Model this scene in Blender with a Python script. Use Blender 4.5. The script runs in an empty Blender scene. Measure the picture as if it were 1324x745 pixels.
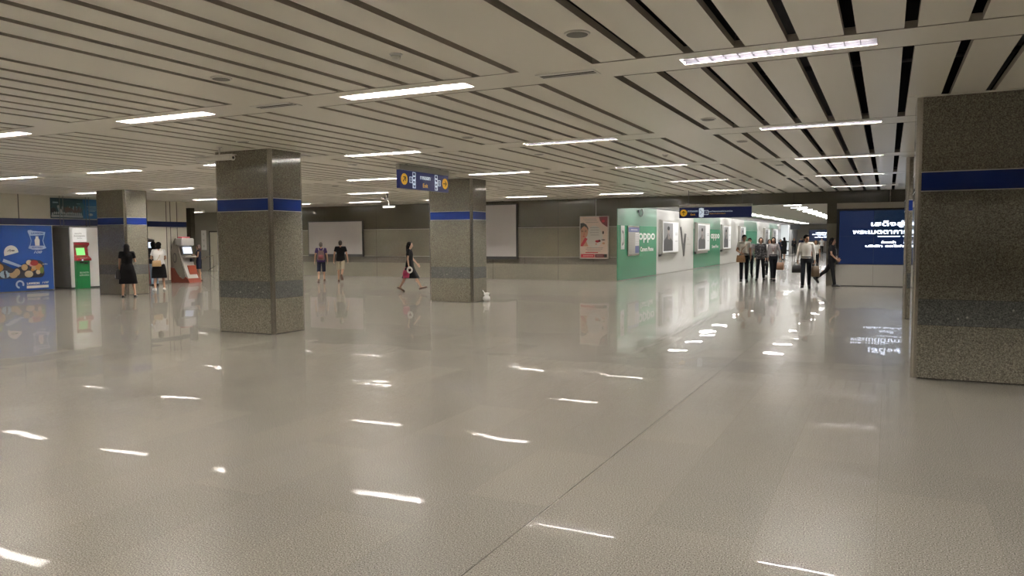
import bpy, bmesh, math, random
from mathutils import Vector, Matrix
random.seed(7)
C = bpy.context.scene.collection
H = 3.361            # ceiling height
PI = math.pi
# ------------------------------------------------------------------ materials
MATS = {}
def mat(name, col=(.5,.5,.5), rough=.5, metal=0., emit=None, es=0., coat=0., spec=.5, alpha=None):
    if name in MATS: return MATS[name]
    m = bpy.data.materials.new(name); m.use_nodes = True
    b = m.node_tree.nodes['Principled BSDF']
    b.inputs['Base Color'].default_value = (*col, 1)
    b.inputs['Roughness'].default_value = rough
    b.inputs['Metallic'].default_value = metal
    b.inputs['Specular IOR Level'].default_value = spec
    b.inputs['Coat Weight'].default_value = coat
    b.inputs['Coat Roughness'].default_value = .04
    if emit:
        b.inputs['Emission Color'].default_value = (*emit, 1)
        b.inputs['Emission Strength'].default_value = es
    MATS[name] = m
    return m
def nn(nt, typ, **kw):
    n = nt.nodes.new(typ)
    for k, v in kw.items(): setattr(n, k, v)
    return n
def ramp(nt, stops, fac):
    r = nn(nt, 'ShaderNodeValToRGB')
    e = r.color_ramp.elements
    while len(e) > 1: e.remove(e[-1])
    e[0].position = stops[0][0]; e[0].color = (*stops[0][1], 1)
    for p, c in stops[1:]:
        x = e.new(p); x.color = (*c, 1)
    nt.links.new(fac, r.inputs['Fac'])
    return r.outputs['Color']
def granite(name, dark, mid, light, scale=85., rough=.16, chips=0.0, joint=0.0, coat=.4):
    """speckled polished stone; joint > 0 draws vertical slab joints at that pitch"""
    m = mat(name, mid, rough); nt = m.node_tree; L = nt.links.new
    b = nt.nodes['Principled BSDF']
    tc = nn(nt, 'ShaderNodeTexCoord')
    n1 = nn(nt, 'ShaderNodeTexNoise'); n1.inputs['Scale'].default_value = scale; n1.inputs['Detail'].default_value = 3
    L(tc.outputs['Object'], n1.inputs['Vector'])
    c1 = ramp(nt, [(.30, dark), (.5, mid), (.72, light)], n1.outputs['Fac'])
    v = nn(nt, 'ShaderNodeTexVoronoi'); v.inputs['Scale'].default_value = scale*.45
    L(tc.outputs['Object'], v.inputs['Vector'])
    mx = nn(nt, 'ShaderNodeMix', data_type='RGBA', blend_type='MULTIPLY'); mx.inputs['Factor'].default_value = .55
    L(c1, mx.inputs['A'])
    L(ramp(nt, [(0., (.55,.55,.55)), (.35, (1,1,1)), (1., (1.4,1.38,1.32))], v.outputs['Distance']), mx.inputs['B'])
    out = mx.outputs['Result']
    if chips:
        v2 = nn(nt, 'ShaderNodeTexVoronoi'); v2.inputs['Scale'].default_value = 9.
        L(tc.outputs['Object'], v2.inputs['Vector'])
        m2 = nn(nt, 'ShaderNodeMix', data_type='RGBA'); m2.inputs['B'].default_value = (.42,.42,.38,1)
        L(ramp(nt, [(.0, (chips,)*3), (.10, (chips,)*3), (.13, (0,0,0))], v2.outputs['Distance']), m2.inputs['Factor'])
        L(out, m2.inputs['A']); out = m2.outputs['Result']
    # big soft tone change from slab to slab
    n3 = nn(nt, 'ShaderNodeTexNoise'); n3.inputs['Scale'].default_value = .7
    L(tc.outputs['Object'], n3.inputs['Vector'])
    m3 = nn(nt, 'ShaderNodeMix', data_type='RGBA', blend_type='MULTIPLY'); m3.inputs['Factor'].default_value = .6
    L(out, m3.inputs['A']); L(ramp(nt, [(.3, (.85,.86,.85)), (.7, (1.1,1.08,1.05))], n3.outputs['Fac']), m3.inputs['B'])
    out = m3.outputs['Result']
    if joint:
        sp = nn(nt, 'ShaderNodeSeparateXYZ'); L(tc.outputs['Object'], sp.inputs[0])
        a = nn(nt, 'ShaderNodeMath', operation='PINGPONG'); a.inputs[1].default_value = joint/2
        L(sp.outputs['X'], a.inputs[0])
        lt = nn(nt, 'ShaderNodeMath', operation='LESS_THAN'); lt.inputs[1].default_value = .006
        L(a.outputs[0], lt.inputs[0])
        m4 = nn(nt, 'ShaderNodeMix', data_type='RGBA'); m4.inputs['B'].default_value = (.03,.028,.022,1)
        L(lt.outputs[0], m4.inputs['Factor']); L(out, m4.inputs['A']); out = m4.outputs['Result']
    L(out, b.inputs['Base Color'])
    b.inputs['Coat Weight'].default_value = coat
    return m
STONE = granite('olive_granite', (.065,.060,.047), (.165,.153,.122), (.30,.285,.235), coat=.5)
STONE_L = granite('lower_granite', (.085,.077,.06), (.195,.18,.142), (.33,.31,.255), coat=.5)
STONE_D = granite('dark_granite_band', (.05,.054,.054), (.115,.12,.115), (.20,.205,.195), scale=80, chips=.8)
WALL_U = granite('wall_granite_upper', (.035,.032,.022), (.082,.075,.056), (.13,.12,.09), joint=3.1)  # weaker light high on the walls put in as darker stone colour
WALL_M = granite('wall_granite_middle', (.12,.11,.085), (.205,.19,.15), (.28,.262,.21), joint=3.1)
WALL_S = granite('wall_granite_strip', (.08,.074,.062), (.145,.135,.112), (.20,.188,.16), chips=.6, joint=1.55)
WALL_B = granite('wall_granite_lower', (.14,.13,.104), (.235,.218,.178), (.32,.30,.245), joint=3.1)

def floor_mat():
    m = mat('polished_terrazzo', (.45,.41,.34), .3); nt = m.node_tree; L = nt.links.new
    b = nt.nodes['Principled BSDF']
    tc = nn(nt, 'ShaderNodeTexCoord')
    n1 = nn(nt, 'ShaderNodeTexNoise'); n1.inputs['Scale'].default_value = 125; n1.inputs['Detail'].default_value = 2
    L(tc.outputs['Object'], n1.inputs['Vector'])
    c1 = ramp(nt, [(.30, (.07,.06,.048)), (.42, (.198,.183,.158)), (.50, (.262,.245,.214)), (.60, (.306,.286,.252)), (.72, (.52,.495,.45))], n1.outputs['Fac'])
    # slabs: 0.31 wide in x, 0.93 long in y, half-bonded, each slab its own tone and a hair out of level
    mp = nn(nt, 'ShaderNodeMapping'); mp.inputs['Location'].default_value = (.03,.02,0)
    mp.inputs['Rotation'].default_value = (0,0,PI/2)
    L(tc.outputs['Object'], mp.inputs['Vector'])
    br = nn(nt, 'ShaderNodeTexBrick'); br.offset = .5
    br.inputs['Scale'].default_value = 1; br.inputs['Mortar Size'].default_value = .0022
    br.inputs['Brick Width'].default_value = 1.24; br.inputs['Row Height'].default_value = .62
    br.inputs['Mortar Smooth'].default_value = .1
    br.inputs['Color1'].default_value = (.0,.0,.0,1); br.inputs['Color2'].default_value = (1,1,1,1); br.inputs['Mortar'].default_value = (.5,.5,.5,1)
    L(mp.outputs[0], br.inputs['Vector'])
    tone = ramp(nt, [(0, (.95,.955,.95)), (.5, (1,1,1)), (.9, (1.02,1.015,1.0)), (1, (1.07,1.07,1.06))], br.outputs['Color'])
    m1 = nn(nt, 'ShaderNodeMix', data_type='RGBA', blend_type='MULTIPLY'); m1.inputs['Factor'].default_value = 1
    L(c1, m1.inputs['A']); L(tone, m1.inputs['B'])
    m2 = nn(nt, 'ShaderNodeMix', data_type='RGBA'); m2.inputs['B'].default_value = (.20,.18,.145,1)
    ms = nn(nt, 'ShaderNodeMath', operation='MULTIPLY'); ms.inputs[1].default_value = .55
    L(br.outputs['Fac'], ms.inputs[0]); L(ms.outputs[0], m2.inputs['Factor']); L(m1.outputs['Result'], m2.inputs['A'])
    # expansion joints along y
    sp = nn(nt, 'ShaderNodeSeparateXYZ'); L(tc.outputs['Object'], sp.inputs[0])
    ad = nn(nt, 'ShaderNodeMath', operation='ADD'); ad.inputs[1].default_value = 1.90
    L(sp.outputs['X'], ad.inputs[0])
    pg = nn(nt, 'ShaderNodeMath', operation='PINGPONG'); pg.inputs[1].default_value = 3.86
    L(ad.outputs[0], pg.inputs[0])
    lt = nn(nt, 'ShaderNodeMath', operation='LESS_THAN'); lt.inputs[1].default_value = .0035
    L(pg.outputs[0], lt.inputs[0])
    m3 = nn(nt, 'ShaderNodeMix', data_type='RGBA'); m3.inputs['B'].default_value = (.06,.05,.04,1)
    L(lt.outputs[0], m3.inputs['Factor']); L(m2.outputs['Result'], m3.inputs['A'])
    n3 = nn(nt, 'ShaderNodeTexNoise'); n3.inputs['Scale'].default_value = .45; n3.inputs['Detail'].default_value = 3
    L(tc.outputs['Object'], n3.inputs['Vector'])
    m5 = nn(nt, 'ShaderNodeMix', data_type='RGBA', blend_type='MULTIPLY'); m5.inputs['Factor'].default_value = 1
    L(m3.outputs['Result'], m5.inputs['A']); L(ramp(nt, [(.3, (.93,.93,.92)), (.7, (1.05,1.04,1.02))], n3.outputs['Fac']), m5.inputs['B'])
    L(m5.outputs['Result'], b.inputs['Base Color'])
    # tiny tilt per slab so reflections break at joints
    wn = nn(nt, 'ShaderNodeTexWhiteNoise', noise_dimensions='3D')
    dv = nn(nt, 'ShaderNodeVectorMath', operation='DIVIDE'); dv.inputs[1].default_value = (.62,1.24,1)
    fl = nn(nt, 'ShaderNodeVectorMath', operation='FLOOR')
    L(tc.outputs['Object'], dv.inputs[0]); L(dv.outputs[0], fl.inputs[0]); L(fl.outputs[0], wn.inputs['Vector'])
    sb = nn(nt, 'ShaderNodeVectorMath', operation='SUBTRACT'); sb.inputs[1].default_value = (.5,.5,.5)
    L(wn.outputs['Color'], sb.inputs[0])
    sc = nn(nt, 'ShaderNodeVectorMath', operation='SCALE'); sc.inputs['Scale'].default_value = .0035
    L(sb.outputs[0], sc.inputs[0])
    n4 = nn(nt, 'ShaderNodeTexNoise'); n4.inputs['Scale'].default_value = 2.2
    L(tc.outputs['Object'], n4.inputs['Vector'])
    sb2 = nn(nt, 'ShaderNodeVectorMath', operation='SUBTRACT'); sb2.inputs[1].default_value = (.5,.5,.5)
    L(n4.outputs['Color'], sb2.inputs[0])
    sc2 = nn(nt, 'ShaderNodeVectorMath', operation='SCALE'); sc2.inputs['Scale'].default_value = .006
    L(sb2.outputs[0], sc2.inputs[0])
    ge = nn(nt, 'ShaderNodeNewGeometry')
    a1 = nn(nt, 'ShaderNodeVectorMath', operation='ADD'); L(ge.outputs['Normal'], a1.inputs[0]); L(sc.outputs[0], a1.inputs[1])
    a2 = nn(nt, 'ShaderNodeVectorMath', operation='ADD'); L(a1.outputs[0], a2.inputs[0]); L(sc2.outputs[0], a2.inputs[1])
    no = nn(nt, 'ShaderNodeVectorMath', operation='NORMALIZE'); L(a2.outputs[0], no.inputs[0])
    L(no.outputs[0], b.inputs['Normal']); L(no.outputs[0], b.inputs['Coat Normal'])
    b.inputs['Roughness'].default_value = .24
    b.inputs['Specular IOR Level'].default_value = .28
    b.inputs['Coat Weight'].default_value = .30
    b.inputs['Coat Roughness'].default_value = .012
    b.inputs['Coat IOR'].default_value = 1.42
    return m
FLOOR = floor_mat()
CEIL = mat('ceiling_panel_enamel', (.80,.765,.675), .34)
CEIL_EDGE = mat('ceiling_panel_edge', (.42,.38,.32), .6)
BACKING = mat('joint_backing_added_brown', (.42,.37,.32), .7)
PLENUM = mat('plenum_black', (.012,.012,.014), .9)
DUCT = mat('plenum_duct', (.10,.10,.11), .5)
STEEL = mat('brushed_steel', (.50,.47,.42), .24, 1.)
STEEL_L = mat('thin_steel_line', (.6,.58,.54), .35, 1.)
BLUE = mat('blue_band_enamel', (.010,.030,.185), .22, coat=.3)
BLUE_D = mat('dark_blue_band', (.010,.018,.085), .3)
CREAM = mat('cream_wall_panel', (.62,.59,.50), .35)
BEIGE = mat('beige_wall_paint', (.55,.52,.45), .5)
WHITE = mat('white_gloss', (.82,.81,.79), .3)
WHITE_M = mat('white_matt', (.78,.77,.76), .6)
BLACK = mat('black_plastic', (.015,.015,.016), .4)
DGREY = mat('dark_grey_metal', (.06,.06,.06), .4)
GREY = mat('grey_laminate', (.20,.19,.17), .45)
LGREY = mat('light_grey_panel', (.42,.41,.38), .45)
JOINT = mat('joint_shadow_gap', (.035,.03,.028), .8)
TUBE = mat('fluorescent_tube', (.9,.9,.9), .5, emit=(1,.955,.90), es=125.)
TUBE_C = mat('corridor_light_panel', (.9,.9,.9), .5, emit=(1,.97,.94), es=16.)
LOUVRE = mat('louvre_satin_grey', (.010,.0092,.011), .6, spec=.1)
LOUVRE_W = mat('louvre_white', (.6,.6,.6), .4)
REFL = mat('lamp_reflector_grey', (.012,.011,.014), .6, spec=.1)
REFL_W = mat('lamp_reflector_white', (.75,.75,.72), .4)
HOUSING = mat('lamp_housing_white', (.75,.73,.68), .4)
GREEN = mat('green_hoarding_vinyl', (.055,.33,.175), .25, coat=.2)
GREEN_T = mat('green_hoarding_top_reflection', (.15,.31,.215), .3, coat=.08)  # gloss reflection on the upper green vinyl, put in as a paler green
HWHITE = mat('white_hoarding_vinyl', (.80,.80,.77), .25, coat=.2)

# ------------------------------------------------------------------ mesh helpers
def box(bm, x0, x1, y0, y1, z0, z1, mi=0, M=None):
    vs = [bm.verts.new((x, y, z)) for x in (x0, x1) for y in (y0, y1) for z in (z0, z1)]
    if M is not None:
        for v in vs: v.co = M @ v.co
    for f in ((0,1,3,2),(4,6,7,5),(0,4,5,1),(2,3,7,6),(0,2,6,4),(1,5,7,3)):
        fc = bm.faces.new([vs[i] for i in f]); fc.material_index = mi
    return vs
def frame_from(d):
    d = Vector(d).normalized()
    a = Vector((0,0,1)) if abs(d.z) < .9 else Vector((0,1,0))
    u = d.cross(a).normalized(); w = d.cross(u).normalized()
    return u, w
def tube(bm, p, q, r1, r2=None, n=12, mi=0, caps=True):
    p = Vector(p); q = Vector(q); r2 = r1 if r2 is None else r2
    u, w = frame_from(q-p)
    A = [bm.verts.new(p+(u*math.cos(2*PI*i/n)+w*math.sin(2*PI*i/n))*r1) for i in range(n)]
    B = [bm.verts.new(q+(u*math.cos(2*PI*i/n)+w*math.sin(2*PI*i/n))*r2) for i in range(n)]
    for i in range(n):
        f = bm.faces.new((A[i], A[(i+1)%n], B[(i+1)%n], B[i])); f.material_index = mi; f.smooth = True
    if caps:
        f = bm.faces.new(A[::-1]); f.material_index = mi
        f = bm.faces.new(B); f.material_index = mi
def path_tube(bm, pts, r, n=8, mi=0):
    for a, b in zip(pts[:-1], pts[1:]): tube(bm, a, b, r, r, n, mi)
def ell(bm, c, r, R=None, n=14, m=9, mi=0):
    c = Vector(c); rows = []
    for j in range(m+1):
        t = PI*j/m
        if j in (0, m):
            v = Vector((0,0,r[2]*math.cos(t))); rows.append([bm.verts.new(c+(R@v if R else v))]); continue
        row = []
        for i in range(n):
            a = 2*PI*i/n
            v = Vector((r[0]*math.sin(t)*math.cos(a), r[1]*math.sin(t)*math.sin(a), r[2]*math.cos(t)))
            row.append(bm.verts.new(c+(R@v if R else v)))
        rows.append(row)
    for j in range(m):
        a, b = rows[j], rows[j+1]
        for i in range(n):
            k = (i+1) % n
            if len(a) == 1: f = bm.faces.new((a[0], b[i], b[k]))
            elif len(b) == 1: f = bm.faces.new((a[i], b[0], a[k]))
            else: f = bm.faces.new((a[i], b[i], b[k], a[k]))
            f.material_index = mi; f.smooth = True
def loft(bm, rings, n=20, mi=0, power=2.0):
    """rings: (centre, rx, ry) ellipses in the xy-plane, stacked upward"""
    L = []
    for c, rx, ry in rings:
        row = []
        for i in range(n):
            a = 2*PI*i/n; ca, sa = math.cos(a), math.sin(a)
            x = math.copysign(abs(ca)**(2/power), ca)*rx; y = math.copysign(abs(sa)**(2/power), sa)*ry
            row.append(bm.verts.new((c[0]+x, c[1]+y, c[2])))
        L.append(row)
    for a, b in zip(L[:-1], L[1:]):
        for i in range(n):
            f = bm.faces.new((a[i], a[(i+1)%n], b[(i+1)%n], b[i])); f.material_index = mi; f.smooth = True
    f = bm.faces.new(L[0][::-1]); f.material_index = mi
    f = bm.faces.new(L[-1]); f.material_index = mi
def prism(bm, pts, axis, a, b, mi=0):
    """polygon pts extruded from a to b along axis; pts give the other two coordinates in order"""
    def P(p, t):
        return {'x': (t, p[0], p[1]), 'y': (p[0], t, p[1]), 'z': (p[0], p[1], t)}[axis]
    A = [bm.verts.new(P(p, a)) for p in pts]; B = [bm.verts.new(P(p, b)) for p in pts]
    n = len(pts)
    fs = [bm.faces.new(A[::-1]), bm.faces.new(B)] + [bm.faces.new((A[i], A[(i+1)%n], B[(i+1)%n], B[i])) for i in range(n)]
    for f in fs: f.material_index = mi
def BM(): return bmesh.new()
def obj(name, bm, mats, parent=None, bevel=0., fix=True):
    if fix: bmesh.ops.recalc_face_normals(bm, faces=bm.faces)
    me = bpy.data.meshes.new(name); bm.to_mesh(me); bm.free()
    for m in (mats if isinstance(mats, (list, tuple)) else [mats]): me.materials.append(m)
    o = bpy.data.objects.new(name, me); C.objects.link(o)
    if parent: o.parent = parent
    if bevel:
        md = o.modifiers.new('bevel', 'BEVEL'); md.width = bevel; md.segments = 2; md.limit_method = 'ANGLE'
    return o
def tag(o, label, cat, group=None, kind=None):
    o['label'] = label; o['category'] = cat
    if group: o['group'] = group
    if kind: o['kind'] = kind
    return o
def thing(name, label, cat, loc=(0,0,0), rotz=0, group=None):
    o = bpy.data.objects.new(name, None); C.objects.link(o)
    o.location = loc; o.rotation_euler = (0,0,rotz); o.empty_display_size = .1
    return tag(o, label, cat, group)
def struct(name, bm, mats, label=None):
    o = obj(name, bm, mats); o['kind'] = 'structure'
    return o
def dup(root, loc, rotz, label, group=None):
    r = root.copy(); C.objects.link(r); r.location = loc; r.rotation_euler = (0,0,rotz); r['label'] = label
    if group: r['group'] = group
    for ch in list(root.children):
        c = ch.copy(); C.objects.link(c); c.parent = r
        for g in list(ch.children):
            d = g.copy(); C.objects.link(d); d.parent = c
    return r
def text_mesh(s, size, align='CENTER', extrude=.002, bold=0., shear=0., spacing=1.):
    cu = bpy.data.curves.new('txt', 'FONT'); cu.body = s; cu.size = size; cu.align_x = align; cu.align_y = 'CENTER'
    cu.extrude = extrude; cu.offset = bold; cu.shear = shear; cu.space_character = spacing; cu.resolution_u = 3
    o = bpy.data.objects.new('txt', cu); C.objects.link(o)
    bpy.context.view_layer.update()
    dg = bpy.context.evaluated_depsgraph_get()
    me = bpy.data.meshes.new_from_object(o.evaluated_get(dg))
    bpy.data.objects.remove(o); bpy.data.curves.remove(cu)
    return me
# orientation matrices for flat lettering: text x -> along, text y -> up
FACE_X = Matrix(((0,0,1,0),(1,0,0,0),(0,1,0,0),(0,0,0,1)))      # reads along +y, faces +x
FACE_YN = Matrix(((1,0,0,0),(0,0,-1,0),(0,1,0,0),(0,0,0,1)))    # reads along +x, faces -y
def lettering(items, M, mats, parent, name='lettering'):
    """items: (string, size, x, y, material index, width or None[, keywords]); each line is a mesh of its own, placed by M"""
    for it in items:
        s, size, x, y, mi, wd = it[:6]; kw = it[6] if len(it) > 6 else {}
        me = text_mesh(s, size, **kw); me.name = name
        xs = [v.co.x for v in me.vertices] or [0, 1]
        w = max(xs)-min(xs); k = (wd/w) if wd and w > 0 else 1.
        for v in me.vertices: v.co = M @ Vector((v.co.x*k+x, v.co.y+y, v.co.z))
        me.materials.clear(); me.materials.append(mats[mi])
        for p in me.polygons: p.material_index = 0
        o = bpy.data.objects.new(name, me); C.objects.link(o); o.parent = parent

# ------------------------------------------------------------------ camera (solved from the photograph's vanishing points)
cam = bpy.data.cameras.new('camera'); co = bpy.data.objects.new('camera', cam); C.objects.link(co)
yaw, pitch, roll, F = .45656, .06313, -.005424, 987.76
f = Vector((-math.sin(yaw)*math.cos(pitch), math.cos(yaw)*math.cos(pitch), -math.sin(pitch)))
r = Vector((math.cos(yaw), math.sin(yaw), 0)); u = r.cross(f)
r2 = r*math.cos(roll)+u*math.sin(roll); u2 = -r*math.sin(roll)+u*math.cos(roll)
R = Matrix((r2, u2, -f)).transposed()
co.matrix_world = Matrix.Translation((0,0,1.7)) @ R.to_4x4()
cam.sensor_fit = 'HORIZONTAL'; cam.sensor_width = 36; cam.lens = 36*F/1324; cam.clip_end = 300; cam.clip_start = .05
bpy.context.scene.camera = co

# ------------------------------------------------------------------ setting
XL, XR, YB, Y0 = -26.87, 7.5, 29.67, -6.0
bm = BM(); box(bm, -38, XR+.3, Y0-.3, 104, -.12, 0); struct('floor', bm, FLOOR)

# ceiling rows (y of each lamp band) and columns (x of each lamp's left end)
ROWS = [7.27+4.935*k for k in range(-2, 5)]
LIT_FROM = 1
LAMP_L = 1.65
COLS = [-1.77+3.864] + [-1.77] + [-5.72-3.864*k for k in range(0, 7)]
def lamp_ok(x, y):
    if x < -27.5: return y > 25
    return True
LAMPS = [(i, j, x, y) for j, y in enumerate(ROWS) if j >= LIT_FROM for i, x in enumerate(COLS) if lamp_ok(x, y) and not (x > 0 and 9 < y)]
slots = []
g = [-2.51-.4293*n for n in range(0, 57)] + [-2.51+.4395*n for n in range(1, 24)]
g.sort()
n0 = g.index(-2.51)
bm = BM()
skip = {n0-1-9*k for k in range(0, 8)}
edges_x = [XL-.05] + [x for i, x in enumerate(g) if i not in skip and XL+.1 < x < XR-.1] + [XR+.05]
bands = sorted(ROWS)
ylims = [(Y0, bands[0]-.31)] + [(a+.31, b-.31) for a, b in zip(bands[:-1], bands[1:])] + [(bands[-1]+.31, YB)]
def panel(bm, x0, x1, y0, y1, z=H, t=.06):
    vs = box(bm, x0, x1, y0, y1, z, z+t)
G = .047
for (ya, yb) in ylims:
    for a, b in zip(edges_x[:-1], edges_x[1:]):
        wide = (b-a) > .6
        # the wide plain strips run through to the lamp bands
        e = .0 if wide else .03
        panel(bm, a+G, b-G, ya+e, yb-e)
for y in bands:
    xs = sorted(x for i, j, x, yy in LAMPS if yy == y and x > XL)
    cur = XL-.05
    for x in xs:
        box(bm, cur, x-.012, y-.31, y+.31, H, H+.06)
        box(bm, x-.012, x+LAMP_L+.012, y-.31, y-.125, H, H+.06); box(bm, x-.012, x+LAMP_L+.012, y+.125, y+.31, H, H+.06)
        cur = x+LAMP_L+.012
    box(bm, cur, XR+.05, y-.31, y+.31, H, H+.06)
for fc in bm.faces:
    if abs(fc.normal.z) < .5: pass
bm.normal_update()
for fc in bm.faces: fc.material_index = 0 if fc.normal.z < -.5 or fc.calc_center_median().z < H+.01 else 1
# brown backing added left of the first wide strip to brighten the joints
box(bm, XL-.05, -2.60, Y0, YB, H+.058, H+.075, 4)
# dark void above the open joints with its ducts
box(bm, XL-.3, XR+.3, Y0-.3, YB+.3, H+1.25, H+1.35, 2)
for xx in (XL-.3, XR+.2): box(bm, xx, xx+.1, Y0-.3, YB+.3, H+.06, H+1.3, 2)
for yy in (Y0-.3, YB+.2): box(bm, XL-.3, XR+.3, yy, yy+.1, H+.06, H+1.3, 2)
for xx, w, z in ((-1.1,.5,.55),(.95,.35,.5),(3.4,.6,.6)):
    box(bm, xx, xx+w, Y0, YB, H+z, H+z+.35, 3)
for yy in (1.2, 4.9, 9.6, 14.4, 19.3, 24.2): tube(bm, (-4, yy, H+.3), (XR, yy, H+.3), .03, n=8, mi=3)
for yy in (3.1, 5.6, 8.5, 12.9, 17.8):
    for xx in (-1.6,-.2,1.1,2.4): tube(bm, (xx, yy, H+.06), (xx+.25, yy+.1, H+1.25), .008, n=6, mi=3)
struct('ceiling', bm, [CEIL, CEIL_EDGE, PLENUM, DUCT, BACKING])

# back wall with the corridor opening (x -9.8 .. -1.97, up to z 2.94)
def courses(bm, x0, x1, y0, y1, base=0., top=H+.02, M=None):
    for a, b, mi in ((0, .66, 3), (.66, .965, 2), (.965, 2.215, 1), (2.215, top, 0)):
        a = max(a, base)
        if b <= a: continue
        inset = .0 
        box(bm, x0, x1, y0, y1, a, b, mi)
WM = [WALL_U, WALL_M, WALL_S, WALL_B]
bm = BM(); courses(bm, -30.2, -9.83, YB, YB+.35); courses(bm, -1.97, XR+.3, YB, YB+.35); box(bm, -9.83, -1.97, YB, YB+.35, 2.94, H+.02, 0)
for z in (.965, 2.215):
    box(bm, -30.2, -9.84, YB-.004, YB, z-.006, z+.006, 4)
struct('wall_back', bm, WM+[STEEL_L])
bm = BM(); courses(bm, XR, XR+.3, Y0-.3, YB)
struct('wall_right', bm, WM)
bm = BM(); courses(bm, XL-.3, XR, Y0-.3, Y0)
struct('wall_front', bm, WM)
# left wall (with the recess of the machine booth): cream panels with a dark blue band
bm = BM()
box(bm, XL-.3, XL, Y0, 17.38, 0, H+.02, 0); box(bm, XL-.3, XL, 19.35, 23.24, 0, H+.02, 0); box(bm, XL-.3, XL, 17.38, 19.35, 2.29, H+.02, 0)
box(bm, XL-.7, XL-.6, 17.2, 19.5, 0, 2.4, 4); box(bm, XL-.6, XL-.3, 17.28, 17.38, 0, 2.4, 4); box(bm, XL-.6, XL-.3, 19.35, 19.45, 0, 2.4, 4); box(bm, XL-.6, XL-.3, 17.28, 19.45, 2.29, 2.4, 4)
box(bm, XL, XL+.006, Y0, 23.235, 2.31, 2.53, 1)
box(bm, XL, XL+.010, Y0, 23.235, 2.295, 2.31, 2)
box(bm, XL, XL+.012, Y0, 17.38, 0, .10, 4); box(bm, XL, XL+.012, 19.35, 23.235, 0, .10, 4)
for y in (3.5, 6.0, 8.6, 11.1, 13.65, 16.22, 21.05, 22.22, 22.42, 22.75):
    box(bm, XL, XL+.008, y-.012, y+.012, .1, 2.295, 3); box(bm, XL, XL+.008, y-.012, y+.012, 2.53, H, 3)
struct('wall_left', bm, [CREAM, BLUE_D, STEEL_L, JOINT, GREY])
# lobby behind the left wall's end
bm = BM(); box(bm, -37.3, XL-.3, 23.24-.3, 23.24, 0, H+.02); struct('wall_lobby_front', bm, BEIGE)
bm = BM(); box(bm, -37.3, -37, 23.24, 32.3, 0, H+.02); struct('wall_lobby_left', bm, BEIGE)
bm = BM()
box(bm, -37, -35.20, 32.0, 32.3, 0, H+.02); box(bm, -34.42, -29.9, 32.0, 32.3, 0, H+.02); box(bm, -35.20, -34.42, 32.0, 32.3, 2.30, H+.02)
struct('wall_lobby_back', bm, mat('lobby_grey_wall', (.30,.285,.25), .5))
bm = BM(); box(bm, -30.2, -29.9, YB+.35, 32.0, 0, H+.02); struct('wall_lobby_right', bm, BEIGE)
bm = BM(); box(bm, -38, XL-.06, 23.0, 32.4, H+.001, H+.1)
struct('ceiling_lobby', bm, CEIL)
bm = BM(); box(bm, -31.45, -31.15, 27.2, 27.45, 0, H+.02); struct('wall_lobby_pier', bm, WALL_U)
# door in the lobby
dr = thing('door_1', 'cream door in a dark frame at the back of the left lobby', 'door', (-34.81, 32.0, 0)); dr['kind'] = 'structure'
bm = BM(); box(bm, -.35, .35, .03, .08, .01, 2.22, 0); box(bm, -.22, .22, .02, .03, .25, 1.0, 0); box(bm, -.22, .22, .02, .03, 1.2, 2.05, 0)
leaf = obj('door_leaf', bm, CREAM, dr, .004)
bm = BM(); box(bm, -.39, -.35, -.02, .12, 0, 2.30); box(bm, .35, .39, -.02, .12, 0, 2.30); box(bm, -.39, .39, -.02, .12, 2.22, 2.30); obj('door_frame', bm, DGREY, dr)
bm = BM(); tube(bm, (.27,-.04,1.02), (.27,.03,1.02), .012); tube(bm, (.27,-.04,1.02), (.16,-.04,1.02), .011); obj('door_handle', bm, STEEL, leaf)
# corridor beyond the opening
bm = BM(); box(bm, -9.9, -1.6, YB+.35, 101, H+.001, H+.1); struct('ceiling_corridor', bm, mat('corridor_ceiling', (.55,.53,.49), .75))
bm = BM(); box(bm, -1.9, -1.6, YB+.35, 101, 0, H); struct('wall_corridor_right', bm, BEIGE)
bm = BM(); box(bm, -10.3, -1.6, 100.2, 100.5, 0, H); struct('wall_corridor_end', bm, mat('corridor_end_beige', (.6,.56,.48), .4))
bm = BM(); box(bm, -10.3, -10.0, YB+.35, 100.2, 0, H); struct('wall_corridor_left', bm, mat('corridor_left_plaster', (.72,.72,.70), .4))

# ------------------------------------------------------------------ ceiling lamps
def ordw(n): return ['first','second','third','fourth','fifth','sixth','seventh','eighth','ninth'][n]
def make_lamp(lv, rf):
    t = thing('ceiling_light', '', 'ceiling light')
    bm = BM(); l = LAMP_L
    box(bm, -.01, l+.01, -.122, -.114, -.003, .11, 0); box(bm, -.01, l+.01, .114, .122, -.003, .11, 0)
    box(bm, -.01, -.002, -.122, .122, -.003, .11, 0); box(bm, l+.002, l+.01, -.122, .122, -.003, .11, 0)
    box(bm, -.01, l+.01, -.122, .122, .10, .11, 0)
    obj('housing', bm, HOUSING, t)
    bm = BM(); prism(bm, [(-.114,.0),(-.10,.07),(-.06,.096),(0,.085),(.06,.096),(.10,.07),(.114,.0),(.114,.10),(-.114,.10)], 'x', 0, l); obj('reflector', bm, rf, t)
    for s in (-1, 1):
        bm = BM(); tube(bm, (.04, s*.05, .058), (l-.04, s*.05, .058), .013, n=8); obj('lamp_tube', bm, TUBE, t)
    bm = BM()
    for k in range(1, 13):
        x = l*k/13; box(bm, x-.0015, x+.0015, -.108, .108, .0, .040)
    box(bm, 0.002, l-.002, -.0015, .0015, .0, .040)
    obj('louvre', bm, lv, t)
    return t
lamp0 = make_lamp(LOUVRE, REFL); lamp1 = make_lamp(LOUVRE_W, REFL_W); used = set()
HIDDEN = {}
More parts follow.
